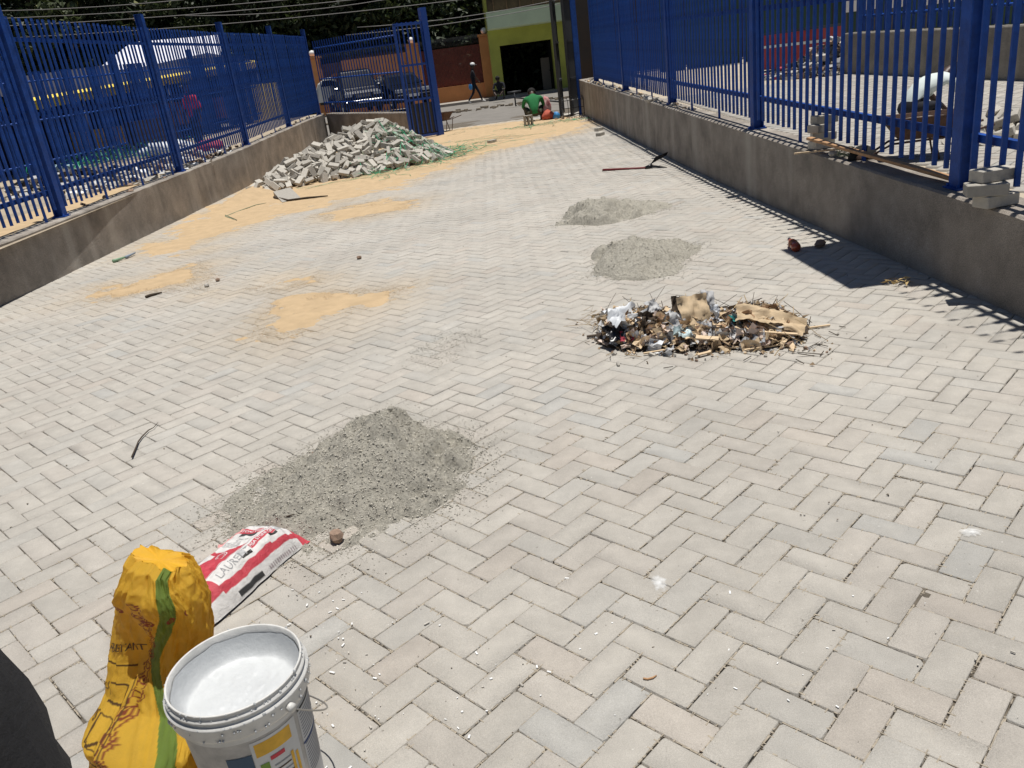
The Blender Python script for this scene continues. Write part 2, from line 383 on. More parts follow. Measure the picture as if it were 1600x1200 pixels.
def poly_px(pts, z=0.): return [tuple(atZ(x, y, z)[:2]) for x, y in pts]
def sandh(X, Y, D, soft=.35, thick=.010, thr=0., sd=0.):
    n = 1.5*npn(X, Y, 1.9, sd); n2 = 1.6*npn(X, Y, 8, sd+3)
    e = np.clip(D/soft + .55*n, -1.2, 1)
    return -.008 + thick*np.clip(e, -1, 1)*1.3 + .004*n2 + .0028*n
for pts, res, soft, sd in SAND:
    patch('sand', onG(pts), res, lambda X, Y, D: sandh(X, Y, D, soft, .010, sd=sd), M_sand)
# sand drifted against the left wall foot near the heap
patch('sand', onG([(395, 287), (440, 283), (430, 305), (370, 322), (330, 330)]), .04, lambda X, Y, D: np.clip(D*.35, -.05, .12)+.02*npn(X, Y, 3), M_sand)
def mound(pts, apex_px, ah, seed, rough=.014, slope=.46, label=None):
    poly = onG(pts); ap = atZ(*apex_px, ah)
    c0 = Vector((np.mean([p_[0] for p_ in poly]), np.mean([p_[1] for p_ in poly]), 0)); ap = Vector((ap.x, ap.y+.22*(c0.y-ap.y)+.04, 0))
    def h(X, Y, D):
        R = np.hypot(X-ap.x, Y-ap.y)
        n = npn(X, Y, 2.6, seed); n2 = npn(X, Y, 12, seed+7); n3_ = npn(X, Y, 38, seed+9)
        a = np.clip(D+.0+.16*n+.05*n2, -.05, 10); D = np.minimum(D, a)
        hh = ah*.26*(1-np.exp(-a*1.3/ah*.45))
        cone = ah - slope*R
        k = .05; m = np.maximum(hh, cone) + k*np.log1p(np.exp(-np.abs(hh-cone)/k))*.5*np.clip(hh/.03, 0, 1)
        m = np.minimum(m, a*.62)
        m = np.where(D < 0, D*.6-.004, m)
        edge = np.clip(D*12, 0, 1)
        return np.minimum(m, np.where(D > 0, 1e9, -.002)) + edge*(.03*n + rough*1.5*n2 + rough*.8*n3_) - .004
    return poly, ap, h
def grains(name, poly, hfun, N, smin, smax, seed, spread=.25, cols=((.46, .43, .365), (.37, .35, .295), (.54, .51, .44))):
    r = np.random.default_rng(seed); P = np.array(poly); x0, y0 = P.min(0)-spread; x1, y1 = P.max(0)+spread
    X = r.uniform(x0, x1, N*3); Y = r.uniform(y0, y1, N*3); D = sdf(poly, X, Y)
    pr = np.clip(1+D/spread, 0, 1)**3; ok = r.random(N*3) < np.where(D > 0, 1, pr*.45); X, Y, D = X[ok][:N], Y[ok][:N], D[ok][:N]
    H = np.maximum(hfun(X, Y, D), .001)
    s = (smin + (smax-smin)*r.random(len(X))**5)*np.clip(1+D*2.2, .4, 1)
    base = np.array([[1, 0, -.3], [-.5, .87, -.3], [-.5, -.87, -.3], [0, 0, .8]])
    F0 = np.array([[0, 1, 2], [0, 3, 1], [1, 3, 2], [2, 3, 0]]); n = len(X)
    th = r.uniform(0, 6.28, n); c, s_ = np.cos(th), np.sin(th)
    B = base[None]+r.normal(0, .25, (n, 4, 3)); V = np.empty_like(B)
    V[:, :, 0] = (B[:, :, 0]*c[:, None]-B[:, :, 1]*s_[:, None])*s[:, None]+X[:, None]; V[:, :, 1] = (B[:, :, 0]*s_[:, None]+B[:, :, 1]*c[:, None])*s[:, None]+Y[:, None]
    zb = np.array([G(x, y) for x, y in zip(X, Y)]); V[:, :, 2] = B[:, :, 2]*s[:, None]*.8 + (H+zb)[:, None]+s[:, None]*.2
    F = (F0[None]+(np.arange(n)*4)[:, None, None]).reshape(-1, 3); C = np.array(cols)[r.integers(len(cols), size=n)]*r.uniform(.8, 1.2, (n, 1))
    return np_mesh(name, V.reshape(-1, 3), F, [M_grain], fcols=np.repeat(C, 4, axis=0))
for (pts, res, soft, sd), N_ in zip(SAND, (70000, 22000, 24000, 26000, 16000)):
    o = link('sand_dusting', grains('sand_dusting', onG(pts), lambda X, Y, D: np.full(X.shape, .0008), N_, .0013, .0042, int(sd)+5, .55, cols=((.49, .365, .225), (.55, .42, .27), (.44, .32, .19)))); tag(o, kind='stuff')
MOUNDS = [
 ([(868, 352), (885, 335), (915, 318), (960, 312), (1010, 314), (1055, 318), (1045, 328), (1000, 338), (985, 345), (935, 352), (900, 351)], (935, 303), .25, 3., 'small dark grey gravel heap, the farthest of the three on the paving', 6000),
 ([(925, 432), (923, 400), (950, 382), (985, 376), (1040, 378), (1100, 380), (1090, 395), (1075, 410), (1060, 428), (1010, 438), (960, 438)], (985, 366), .22, 5., 'pale grey gravel heap between the farthest gravel heap and the rubbish pile', 9000),
 ([(350, 838), (335, 815), (352, 785), (400, 745), (470, 712), (530, 684), (575, 660), (610, 645), (660, 665), (725, 680), (745, 700), (738, 730), (728, 760), (700, 790), (660, 812), (600, 835), (560, 850), (520, 868), (480, 868), (460, 850), (420, 850)], (612, 638), .25, 9., 'wide gravel heap spread behind the red and white cement sack', 26000)]
for pts, ap, ah, sd, lab, ng in MOUNDS:
    poly, apx, h = mound(pts, ap, ah, sd)
    root = empty('gravel_heap', (apx.x, apx.y, G(apx.x, apx.y)), lab, 'gravel heap', 'grey gravel heaps on the paving')
    m_ = patch('mound', poly, .022 if ng < 20000 else .012, h, M_gravel, kind='stuff', keep=-.03)
    g_ = link('gravel', grains('gravel', poly, h, int(ng*1.9), .0014, .0075 if ng < 20000 else .0062, int(sd), .42)); tag(g_, kind='stuff')
    for c_ in (m_, g_): c_.parent = root; c_.matrix_parent_inverse = Matrix.Translation(-root.location)
# thin scatter of grit left of centre
pl = onG([(640, 560), (655, 540), (690, 520), (750, 515), (755, 525), (720, 545), (715, 565), (680, 578)])
o = link('grit', grains('grit', pl, lambda X, Y, D: np.full(X.shape, .001), 3500, .0015, .005, 77, .2)); tag(o, 'thin scatter of grey grit left where a heap was lifted, centre of the paving', 'grit', kind='stuff')
o = link('dust_specks', grains('dust_specks', [(-4.6, .6), (2.5, .6), (2.6, 10), (-4.7, 10)], lambda X, Y, D: np.full(X.shape, .0005), 2600, .001, .0055, 78, .1,
    cols=((.30, .25, .18), (.2, .17, .13), (.6, .56, .5), (.14, .1, .07)))); tag(o, kind='stuff')

# ------------------------------------------------------------------ retaining walls
def wall(name, label, pts, topf, thick, side, bot=-.35, m=M_wall, seg=.12):
    """pts: list of (x,y) along the drive face; side: unit normal offset towards the back"""
    V = []; F = []; P = [Vector((*p, 0)) for p in pts]; path = []
    for a, c in zip(P[:-1], P[1:]):
        n = max(2, int((c-a).length/seg)); path += [a.lerp(c, i/n) for i in range(n)]
    path.append(P[-1]); prof = []
    for i, p in enumerate(path):
        t = (path[min(i+1, len(path)-1)]-path[max(i-1, 0)]).normalized(); nrm = Vector((t.y, -t.x, 0))*side
        zt = topf(p.x, p.y); w1 = .006*n3(p.x*3, p.y*3, 1)+.004*n3(p.x*11, p.y*11, 2); w2 = .006*n3(p.x*5, p.y*5, 9)
        zs = [bot, 0.05, zt*.5, zt-.03]; ring = [p+Vector((0, 0, z)) + nrm*(.004*n3(p.x*2, p.y*2, z*4)) for z in zs]
        ring += [p+nrm*.0+Vector((0, 0, zt-.012+w1)), p+nrm*(.014+abs(w1))+Vector((0, 0, zt+w1)), p+nrm*(thick*.5)+Vector((0, 0, zt+w2*.6)), p+nrm*(thick-.01)+Vector((0, 0, zt+w2)), p+nrm*thick+Vector((0, 0, zt-.015)), p+nrm*thick+Vector((0, 0, bot))]
        prof.append(ring)
    b = MB(); k = len(prof[0]); vs = [v for r in prof for v in r]
    fs = [(i*k+j, (i+1)*k+j, (i+1)*k+j+1, i*k+j+1) for i in range(len(prof)-1) for j in range(k-1)]
    fs += [tuple(range(k)), tuple((len(prof)-1)*k+j for j in range(k-1, -1, -1))]
    b.add(vs, fs, m, False); o = b.build(name); tag(o, label, 'wall'); return o
CORNER = Vector((-4.38, 25.2, 0)); WEND = Vector((-1.72, 21.2, 0))
def wl2(x, y):
    t = clamp((x-CORNER.x)/(WEND.x-CORNER.x)); return (.93*(1-t)+.80*t)
wall('retaining_wall', 'long low rendered concrete wall carrying the blue fence on the left', [(wl_x(-2), -2), (wl_x(25.2), 25.2)], lambda x, y: wl_top(y), .24, -1)
wall('retaining_wall', 'short rendered concrete wall behind the heap of loose pavers, up to the gate', [(CORNER.x+.004, CORNER.y-.02), (WEND.x, WEND.y)], wl2, .22, -1)
wall('retaining_wall', 'long low rendered concrete wall carrying the blue fence on the right', [(2.68, -2), (2.68, 21.6)], lambda x, y: wr_top(y), .26, 1)

wall('retaining_wall', 'end wall of the right yard turning away from the gateway', [(2.93, 21.6), (24, 21.9)], lambda x, y: wr_top(21.6), .24, -1, seg=.4)
# ------------------------------------------------------------------ palisade fences
def picket_mesh(h, z0, w=.045, bend=0., tip=.25, d=.017):
    """folded pale standing from z0 to z0+h; bend>0 leans the tip in -x"""
    b = MB(); zs = [z0, z0+h-.03, z0+h]; prof = [(-w/2, 0), (-w/6, d), (w/6, d), (w/2, 0)]
    vs = []; th = .003
    for z, k in zip(zs, (1, 1, .6)):
        for sgn in (0, 1):
            for y, x in (prof if not sgn else prof[::-1]): vs.append((-(x)-(th if not sgn else 0), y*k, z))
    fs = []
    for r in range(2):
        for i in range(8): fs.append((r*8+i, r*8+(i+1) % 8, (r+1)*8+(i+1) % 8, (r+1)*8+i))
    fs += [tuple(range(7, -1, -1)), tuple(16+i for i in range(8))]
    b.add(vs, fs, M_blue)
    if bend:
        t = z0+h; b.tube([(0, 0, t-.02), (-bend*.45, 0, t+tip*.5)], .005, M_blue, 4); b.box((-bend*.75, 0, t+tip*.8), (bend*.45, w*.5, .004), M_blue, Ry(.9))
    return b.mesh('picket')
def fence(name, label, base, a_pts, post_s, n_post, per, face, post_h, pick_h, bend=0.):
    """base(s) -> Vector of the foot at distance s. face=+1: pales face +x"""
    p0 = base(0); root = empty(name, p0, label, 'fence', 'blue steel palisade fences on the low walls')
    def loc(v): return v - p0
    # posts
    pb = MB(); pw = .105
    for sx in (-1, 1): pb.box((sx*pw/2*.92, 0, post_h/2), (.009, pw, post_h), M_blue)
    pb.box((0, 0, post_h/2), (pw*.9, .009, post_h), M_blue); pb.box((0, 0, .006), (.15, .15, .012), M_blue); pb.box((0, 0, post_h+.003), (pw*1.02, pw*1.02, .006), M_blue)
    for s_ in ((-.055, -.055), (.055, .055), (-.055, .055), (.055, -.055)): pb.tube([(s_[0], s_[1], .01), (s_[0], s_[1], .028)], .009, M_blue, 6)
    pm = pb.mesh('post')
    short = picket_mesh(pick_h-.10, .10, bend=bend); long_ = picket_mesh(pick_h-.004, .004, bend=bend)
    rails = (.30, 1.12, pick_h-.22)
    for i in range(n_post):
        s = i*post_s; p = base(s); link('post', pm, root, loc(p), rot=(0, 0, 0 if face > 0 else math.pi))
    for i in range(n_post-1):
        a, c = base(i*post_s), base((i+1)*post_s); d = (c-a); L = d.length
        for rz_ in rails:
            b = MB(); t = d.normalized(); A = a+t*.05+Vector((face*.0, 0, rz_)); B = c-t*.05+Vector((0, 0, rz_))
            R = Matrix.Rotation(math.atan2(t.y, t.x), 3, 'Z') @ Ry(-math.asin(t.z)); b.box((A+B)/2-p0, ((B-A).length, .008, .045), M_blue, R)
            b.box((A+B)/2-p0+Vector((-face*.018, 0, .0185)), ((B-A).length, .036, .008), M_blue, R); b.build('rail', root)
        for k in range(1, per):
            p = a.lerp(c, k/per) + Vector((face*.022, 0, 0)); me = long_ if k % 9 == 0 else short
            q = Quaternion((0, 0, 1), 0 if face < 0 else math.pi) @ Quaternion((0, 1, 0), random.gauss(0, .0025)) @ Quaternion((1, 0, 0), random.gauss(0, .003))
            link('picket', me, root, loc(p)+Vector((0, random.gauss(0, .002), random.gauss(0, .003))), q=q)
    return root
def rbase(s): y = 1.10+s; return Vector((2.83, y, wr_top(y)))
fence('palisade_fence', 'tall blue steel palisade fence on the right wall, close pales with upright posts', rbase, None, 3.70, 6, 27, -1, 2.45, 2.3, bend=.16)
def lbase(s): y = 5.7+s; return Vector((wl_x(y)-.13, y, wl_top(y)))
fence('palisade_fence', 'tall blue steel palisade fence on the left wall in front of the stalls', lbase, None, 3.88, 6, 30, 1, 2.30, 2.12)

# ================================================================== PEOPLE
def skin_body(name, pts, bones, seg_mats, default, parent, sub=1, root='pelvis'):
    """pts {joint:(co, radius)}; bones [(a,b,material key)]"""
    names = list(pts); me = bpy.data.meshes.new(name); me.from_pydata([pts[k][0] for k in names], [(names.index(a), names.index(c)) for a, c, _ in bones], [])
    o = bpy.data.objects.new(name, me); COL.objects.link(o)
    md = o.modifiers.new('skin', 'SKIN'); md.use_smooth_shade = True; md.branch_smoothing = .4
    sv = me.skin_vertices[0].data
    for i, k in enumerate(names):
        r = pts[k][1]; sv[i].radius = (r, r) if not isinstance(r, tuple) else r; sv[i].use_root = (k == root)
    if sub: m2 = o.modifiers.new('sub', 'SUBSURF'); m2.levels = sub; m2.render_levels = sub
    dg = bpy.context.evaluated_depsgraph_get(); nm = bpy.data.meshes.new_from_object(o.evaluated_get(dg)); bpy.data.objects.remove(o)
    keys = list(seg_mats); nm.materials.clear()
    for k in keys: nm.materials.append(seg_mats[k])
    B = [(Vector(pts[a][0]), Vector(pts[c][0]), k, (pts[a][1] if not isinstance(pts[a][1], tuple) else pts[a][1][0])) for a, c, k in bones]
    for p in nm.polygons:
        best, bk = 1e9, default
        for a, c, k, r in B:
            d = c-a; t = clamp((p.center-a).dot(d)/max(d.length_squared, 1e-9)); q = (p.center-a-d*t).length
            if q < best: best, bk = q, k
        p.material_index = keys.index(bk); p.use_smooth = True
    nm.name = name; ob = bpy.data.objects.new(name, nm); COL.objects.link(ob); ob.parent = parent; return ob
def ball(b, c, r, m, n=10, sc=(1, 1, 1)):
    c = Vector(c); vs = []; fs = []
    for i in range(n//2+1):
        a = math.pi*i/(n//2)
        for j in range(n): q = 2*math.pi*j/n; vs.append(c+Vector((r*sc[0]*math.sin(a)*math.cos(q), r*sc[1]*math.sin(a)*math.sin(q), r*sc[2]*math.cos(a))))
    for i in range(n//2):
        for j in range(n): fs.append((i*n+j, (i+1)*n+j, (i+1)*n+(j+1) % n, i*n+(j+1) % n))
    b.add(vs, fs, m, True)
def hand(pts, bones, side, wrist, d, up, key='skin'):
    """palm plus five bent fingers branching from the palm"""
    w_ = Vector(wrist); d = Vector(d).normalized(); up = Vector(up).normalized(); lat = d.cross(up).normalized()*(1 if side == 'l' else -1)
    pts['palm'+side] = (tuple(w_+d*.055), .024); bones.append(('wr'+side, 'palm'+side, key))
    for i, L in enumerate((.062, .072, .068, .054)):
        b0 = w_+d*.085+lat*((i-1.5)*.021); b1 = b0+d*L*.55-up*.008; b2 = b1+d*L*.4-up*.022
        for j, q in enumerate((b0, b1, b2)): pts['f%s%d%d' % (side, i, j)] = (tuple(q), .0095 if j < 2 else .008)
        bones.append(('palm'+side, 'f%s%d0' % (side, i), key)); bones.append(('f%s%d0' % (side, i), 'f%s%d1' % (side, i), key)); bones.append(('f%s%d1' % (side, i), 'f%s%d2' % (side, i), key))
    t0 = w_+d*.04-lat*.035-up*.01; t1 = t0+d*.035-lat*.012-up*.012
    pts['t0'+side] = (tuple(t0), .011); pts['t1'+side] = (tuple(t1), .009); bones.append(('palm'+side, 't0'+side, key)); bones.append(('t0'+side, 't1'+side, key))
def person(label, loc, rz, J, mats, hair='hair', cap=None, group=None, hands=True, face=True):
    """J: joint dict; mats: shirt, pants, skin, shoe"""
    root = empty('person', loc, label, 'person', group, rz)
    R = dict(pelvis=.125, waist=.12, chest=.15, neck=.052, headb=.075, headm=.098, headt=.07, shl=.062, shr=.062, ell=.043, elr=.043, wrl=.028, wrr=.028, hipl=.09, hipr=.09, knl=.062, knr=.062, anl=.042, anr=.042, tol=.036, tor=.036)
    pts = {k: (v, R[k]) for k, v in J.items()}
    bn = [('pelvis', 'waist', 'shirt'), ('waist', 'chest', 'shirt'), ('chest', 'neck', 'shirt'), ('neck', 'headb', 'skin'), ('headb', 'headm', 'skin'), ('headm', 'headt', 'skin')]
    for s_ in 'lr':
        bn += [('chest', 'sh'+s_, 'shirt'), ('sh'+s_, 'el'+s_, 'shirt'), ('el'+s_, 'wr'+s_, 'fore'), ('pelvis', 'hip'+s_, 'pants'), ('hip'+s_, 'kn'+s_, 'pants'), ('kn'+s_, 'an'+s_, 'pants'), ('an'+s_, 'to'+s_, 'shoe')]
        if hands:
            d = Vector(J['wr'+s_])-Vector(J['el'+s_]); hand(pts, bn, s_, J['wr'+s_], d, Vector((0, 1, .3)) if abs(d.normalized().z) > .6 else Vector((0, 0, 1)))
    body = skin_body('body', pts, bn, mats, 'shirt', root, sub=1)
    hm = Vector(J['headm']); ht = Vector(J['headt']); up = (ht-Vector(J['headb'])).normalized(); fw = J.get('face')
    hb = MB(); 
    if hair: ball(hb, hm+up*.035-Vector((0, .012, 0)), .108, mat('black_hair', (.008, .007, .006), rough=.9, bump=.5, bscale=200), 14, (.98, 1.0, .92)); hb.build('hair', root)
    if face:
        fb = MB(); f = Vector((0, 1, 0)); c = hm-up*.01
        ball(fb, c+f*.105-up*.02, .016, mats['skin'], 8, (.8, 1, 1.2))
        for sx in (-1, 1):
            ball(fb, c+f*.088+Vector((sx*.034, 0, .012)), .012, M_white, 8); ball(fb, c+f*.097+Vector((sx*.034, 0, .012)), .006, M_black, 6)
            ball(fb, c+Vector((sx*.098, -.01, -.005)), .022, mats['skin'], 8, (.35, .7, 1.2))
        ball(fb, c+f*.093-up*.055, .02, mat('lips', (.10, .04, .035), rough=.5), 8, (1.1, .3, .35)); fb.build('face', root)
    if cap:
        cb = MB(); c = hm+up*.05
        cb.lathe([(.112, -.02), (.114, .02), (.098, .065), (.06, .09), (.0, .10)], cap, 16, c); cb.box(c+Vector((0, .14, -.012)), (.14, .11, .008), cap, Rx(-.15)); cb.build('cap', root)
    return root
def P3(x, y, z): return (x, y, z)
M_dkcloth = mat('dark_clothing', (.010, .011, .018), rough=.9, var=.3, scale=20)
# walking person in the street, faces +y in local space
J = dict(pelvis=(0, 0, .92), waist=(0, 0, 1.08), chest=(0, .02, 1.30), neck=(0, .03, 1.47), headb=(0, .05, 1.55), headm=(0, .06, 1.62), headt=(0, .05, 1.70),
 shl=(-.18, .01, 1.40), shr=(.18, .01, 1.40), ell=(-.22, -.06, 1.13), elr=(.22, .08, 1.14), wrl=(-.22, .02, .90), wrr=(.20, .22, .95),
 hipl=(-.09, 0, .88), hipr=(.09, 0, .88), knl=(-.1, .20, .50), knr=(.1, -.06, .48), anl=(-.1, .32, .09), anr=(.1, -.34, .13), tol=(-.1, .48, .04), tor=(.1, -.22, .03))
m_walk = dict(shirt=M_dkcloth, pants=M_dkcloth, skin=M_skin, fore=M_skin, shoe=M_white)
g = onf(744, 161, G)
pw_ = person('person in dark clothes and white cap walking along the street past the brown gate', g, -math.pi/2+.1, J, m_walk, cap=M_white)
b = MB(); b.grid(lambda u, v: Vector((.09*math.cos(2*math.pi*u)*(.6+.4*math.sin(math.pi*v)), .045*math.sin(2*math.pi*u)*(.7+.3*math.sin(math.pi*v)), -.25*v)), 12, 6, mat('blue_plastic', (.05, .25, .55), rough=.4)); b.tube([(0, -.03, 0), (0, 0, .1), (0, .03, 0)], .006, M_black, 5)
o = b.build('carrier_bag', loc=(g.x-.16, g.y-.28, g.z+.86)); tag(o, 'small blue carrier bag in the hand of the person walking in the street', 'bag')
# squat pose, faces +y
def squat(lean=.35, reach=.5, hz=.18, headdown=.1):
    return dict(pelvis=(0, -.05, .27), waist=(0, .0+.05*lean, .42), chest=(0, .12*lean+.06, .62), neck=(0, .35*lean+.08, .78), headb=(0, .45*lean+.10, .84), headm=(0, .5*lean+.13, .89), headt=(0, .5*lean+.15, .97),
     shl=(-.20, .25*lean+.04, .70), shr=(.20, .25*lean+.04, .70), ell=(-.27, .25*lean+.16, .46), elr=(.27, .25*lean+.16, .46), wrl=(-.14, reach, hz+.10), wrr=(.14, reach, hz+.10),
     hipl=(-.10, -.03, .26), hipr=(.10, -.03, .26), knl=(-.22, .34, .46), knr=(.22, .34, .46), anl=(-.17, .10, .09), anr=(.17, .10, .09), tol=(-.19, .26, .035), tor=(.19, .26, .035))
g = onf(832, 191, G)
person('person in a green T-shirt crouching with back turned at the gateway', (g.x+.10, g.y+.25, g.z-.10), 0, dict(squat(.5, .55), chest=(0, .10, .60), neck=(0, .22, .74), headb=(0, .30, .76), headm=(0, .36, .79), headt=(0, .42, .84), shl=(-.21, .15, .66), shr=(.21, .15, .66)), dict(shirt=mat('green_shirt', (.015, .17, .05), rough=.9, var=.2, scale=10), pants=mat('olive_trousers', (.05, .05, .03), rough=.9), skin=M_skin, fore=M_skin, shoe=M_black))
g = onf(1418, 186, lambda x, y: zr(x, y))
pp_ = person('person in a pale shirt crouching to lay pavers behind the right fence', (g.x+.02, g.y+.0, g.z-.06), -math.pi/2+.25, dict(squat(1., .62, .0), pelvis=(0, -.05, .22), hipl=(-.1, -.02, .18), hipr=(.1, -.02, .18), waist=(0, .06, .36), chest=(0, .27, .48), neck=(0, .43, .50), headb=(0, .50, .52), headm=(0, .57, .51), headt=(0, .64, .54), shl=(-.19, .36, .47), shr=(.19, .36, .47), ell=(-.24, .48, .27), elr=(.24, .48, .27), knl=(-.2, .26, .20), knr=(.2, .26, .20)), dict(shirt=mat('pale_shirt', (.60, .66, .63), rough=.9, var=.12, scale=6), pants=M_dkcloth, skin=M_skin, fore=M_skin, shoe=M_black)); pp_.scale = (.84,)*3
g = onf(784, 158, G)
person('person in black sitting at the left corner of the open garage', (g.x, g.y+.3, g.z+.05), math.pi-.3, squat(.2, .4), dict(shirt=M_dkcloth, pants=M_black, skin=M_skin, fore=M_skin, shoe=M_black))
# person in red top among the stalls
q_ = atY(312, 212, 19.5)
Js = {k: tuple(v) for k, v in J.items()}; Js.update(knl=(-.1, .05, .48), knr=(.1, .02, .48), anl=(-.1, .0, .09), anr=(.1, -.03, .09), tol=(-.12, .14, .04), tor=(.12, .12, .04), wrr=(.22, .12, .9))
person('person in a bright red top standing by the stalls behind the left fence', (q_.x, q_.y, zl(0, 19.5)-.35), 2.4, Js, dict(shirt=mat('red_top', (.55, .02, .05), rough=.85), pants=M_dkcloth, skin=M_skin, fore=M_skin, shoe=M_black))
# crouching person at the lower left edge
J2 = dict(pelvis=(-1.30, .42, .30), waist=(-1.20, .55, .50), chest=(-1.03, .78, .73), neck=(-1.06, .92, .93), headb=(-1.08, .98, 1.02), headm=(-1.10, 1.02, 1.10), headt=(-1.10, 1.03, 1.19),
 shl=(-1.16, .84, .90), shr=(-.735, .80, .975), ell=(-1.30, 1.0, .60), elr=(-.705, .78, .56), wrl=(-1.20, 1.16, .40), wrr=(-.98, .84, .36),
 hipl=(-1.38, .50, .30), hipr=(-1.18, .40, .28), knl=(-1.38, .92, .48), knr=(-.98, .86, .42), anl=(-1.36, .66, .09), anr=(-1.02, .62, .09), tol=(-1.34, .84, .035), tor=(-.98, .80, .035))
M_blk = mat('black_fabric', (.010, .010, .012), rough=.75, var=.35, scale=9, bump=.6, bscale=90)
R2 = dict(pelvis=.15, waist=.15, chest=.19, neck=.06, headb=.08, headm=.1, headt=.07, shl=.12, shr=.118, ell=.085, elr=.085, wrl=.05, wrr=.05, hipl=.11, hipr=.11, knl=.08, knr=.08, anl=.05, anr=.05, tol=.04, tor=.04)
root = empty('person', (-1.2, .6, 0), 'person in black clothes crouching at the lower left edge, one shoulder and sleeve in view', 'person')
pts = {k: (tuple(Vector(v)-Vector((-1.2, .6, 0))), R2[k]) for k, v in J2.items()}
bn = [('pelvis', 'waist', 'shirt'), ('waist', 'chest', 'shirt'), ('chest', 'neck', 'shirt'), ('neck', 'headb', 'skin'), ('headb', 'headm', 'skin'), ('headm', 'headt', 'skin')]
for s_ in 'lr':
    bn += [('chest', 'sh'+s_, 'shirt'), ('sh'+s_, 'el'+s_, 'shirt'), ('el'+s_, 'wr'+s_, 'shirt'), ('pelvis', 'hip'+s_, 'pants'), ('hip'+s_, 'kn'+s_, 'pants'), ('kn'+s_, 'an'+s_, 'pants'), ('an'+s_, 'to'+s_, 'pants')]
    hand(pts, bn, s_, pts['wr'+s_][0], Vector(pts['wr'+s_][0])-Vector(pts['el'+s_][0]), (0, 1, .3))
body = skin_body('body', pts, bn, dict(shirt=M_blk, pants=M_blk, skin=M_skin), 'shirt', root, sub=2)
for v in body.data.vertices:   # cloth folds
    c = v.co; f = .016*noise.fractal(Vector((c.x*6, c.y*6, c.z*12)), .8, 2, 3) - .012*max(0, .3-abs(n3(c.x*9+c.z*6, c.y*9, c.z*13)))*2
    if c.z < 1.0: v.co = c + v.normal*f
b = MB(); ball(b, (.1, .43, 1.13), .112, MATS['black_hair'], 14); b.build('hair', root)

# ================================================================== YELLOW SACK
SC = [(0.0, -.99, 1.585, .160, .105), (.06, -.99, 1.57, .170, .12), (.14, -.985, 1.59, .160, .115), (.20, -.975, 1.655, .152, .09), (.28, -.975, 1.690, .150, .08), (.36, -.945, 1.700, .138, .075), (.44, -.915, 1.690, .122, .074), (.50, -.902, 1.680, .098, .070), (.538, -.898, 1.684, .082, .056), (.55, -.896, 1.690, .078, .034)]
_z = [a[0] for a in SC]
def sackP(u, v, off=0.):
    z = .55*v; cx, cy, a, b_ = (lerp(_z, [s_[k] for s_ in SC], z) for k in (1, 2, 3, 4)); q = 2*math.pi*u
    c, s_ = math.cos(q), math.sin(q); e = .66
    x = a*math.copysign(abs(c)**e, c); y = b_*math.copysign(abs(s_)**e, s_)
    wr = .010*noise.fractal(Vector((c*2.2, s_*2.2+z*1.2, z*7)), .7, 2.2, 4) + .0030*n3(c*9+z*8, s_*9, z*38) + .0014*n3(c*30, s_*30, z*90)
    wr -= .015*max(0, .32-abs(n3(c*3.1+z*5, s_*3.1, z*6+7)))*(1+z) + .007*max(0, .22-abs(n3(c*8-z*9, s_*8, z*15+2)))
    fr = max(0, -s_)
    fold = .024*math.exp(-((z-.15)/.035)**2)*fr - .036*math.exp(-((z-.30)/.085)**2)*fr*(.8+.2*math.sin(q*3)) + .014*math.exp(-((z-.47)/.035)**2)*fr
    k = 1+(wr+fold+off)/math.hypot(x, y)
    top = max(0, (v-.9)/.1)
    rz = rad(-28); X, Y = x*k, y*k
    return Vector((cx+X*math.cos(rz)-Y*math.sin(rz), cy+X*math.sin(rz)+Y*math.cos(rz), z + top*.018*n3(c*3, s_*3)-top*.012*c + max(0, off)))
def sackC(u, v):
    z = .55*v; s_ = (u-.5)  # front faces u ~ .75
    yel = np.array([.86, .53, .045]); grn = np.array([.20, .31, .05]); red = np.array([.30, .06, .02]); dark = np.array([.12, .06, .01])
    c = yel*(1+.12*n3(u*20, v*15))
    w_ = .045+.012*math.sin(v*9)
    ctr = lerp([0, .15, .3, .45, .58, .72, .85, 1], [.885, .89, .875, .82, .795, .83, .865, .865], v) + .004*n3(v*12, 3)
    if abs(u-ctr) < w_*.72: c = grn*(1+.2*n3(u*60, v*20))
    # ornament chain
    oc = .755 - .022*math.sin((v-.1)*9); per = .055; ph = (v % per)/per-.5; du = (u-oc)*.85/.55; dv = ph*per
    r = math.hypot(du, dv)
    k = int(v/per) % 2
    if v < .87 and (abs(r-.013) < .0028 or r < .006*(1-k) or (abs(abs(du)+abs(dv)*.6-.024) < .0024)): c = red
    # second ornament line near the top, running round
    oz = .79 + .02*math.sin(u*22); ph = ((u*11) % 1)-.5
    if abs(v-oz) < .022 and .56 < u < .95 and (abs(math.hypot(ph*.07, (v-oz))-.012) < .004 or abs(math.hypot(ph*.07, v-oz)) < .005): c = red
    # frames
    def rect(u0, u1, v0, v1, t=.0035):
        return (u0 <= u <= u1 and v0 <= v <= v1) and (u-u0 < t or u1-u < t or v-v0 < t*1.3 or v1-v < t*1.3)
    if rect(.585, .735, .02, .50) or rect(.645, .72, .36, .43) or rect(.65, .725, .265, .335) or rect(.66, .72, .09, .20, .003) or rect(.664, .716, .105, .165, .003): c = dark
    if .66 < u < .715 and abs((v-.27)-.6*abs(u-.68)*.8) < .004: c = dark
    return c
b = MB(); NU, NV = 300, 300
b.grid(lambda u, v: sackP(u, v), NU, NV, mat('woven_yellow_sack', (.75, .42, .03), rough=.55, attr=True, var=.08, scale=30, bump=.5, bscale=420, trans=.42), wrapu=True)
me = b.mesh('woven_sack'); ca = me.color_attributes.new('Col', 'FLOAT_COLOR', 'POINT')
cc = np.ones(((NU)*(NV+1), 4), np.float32)
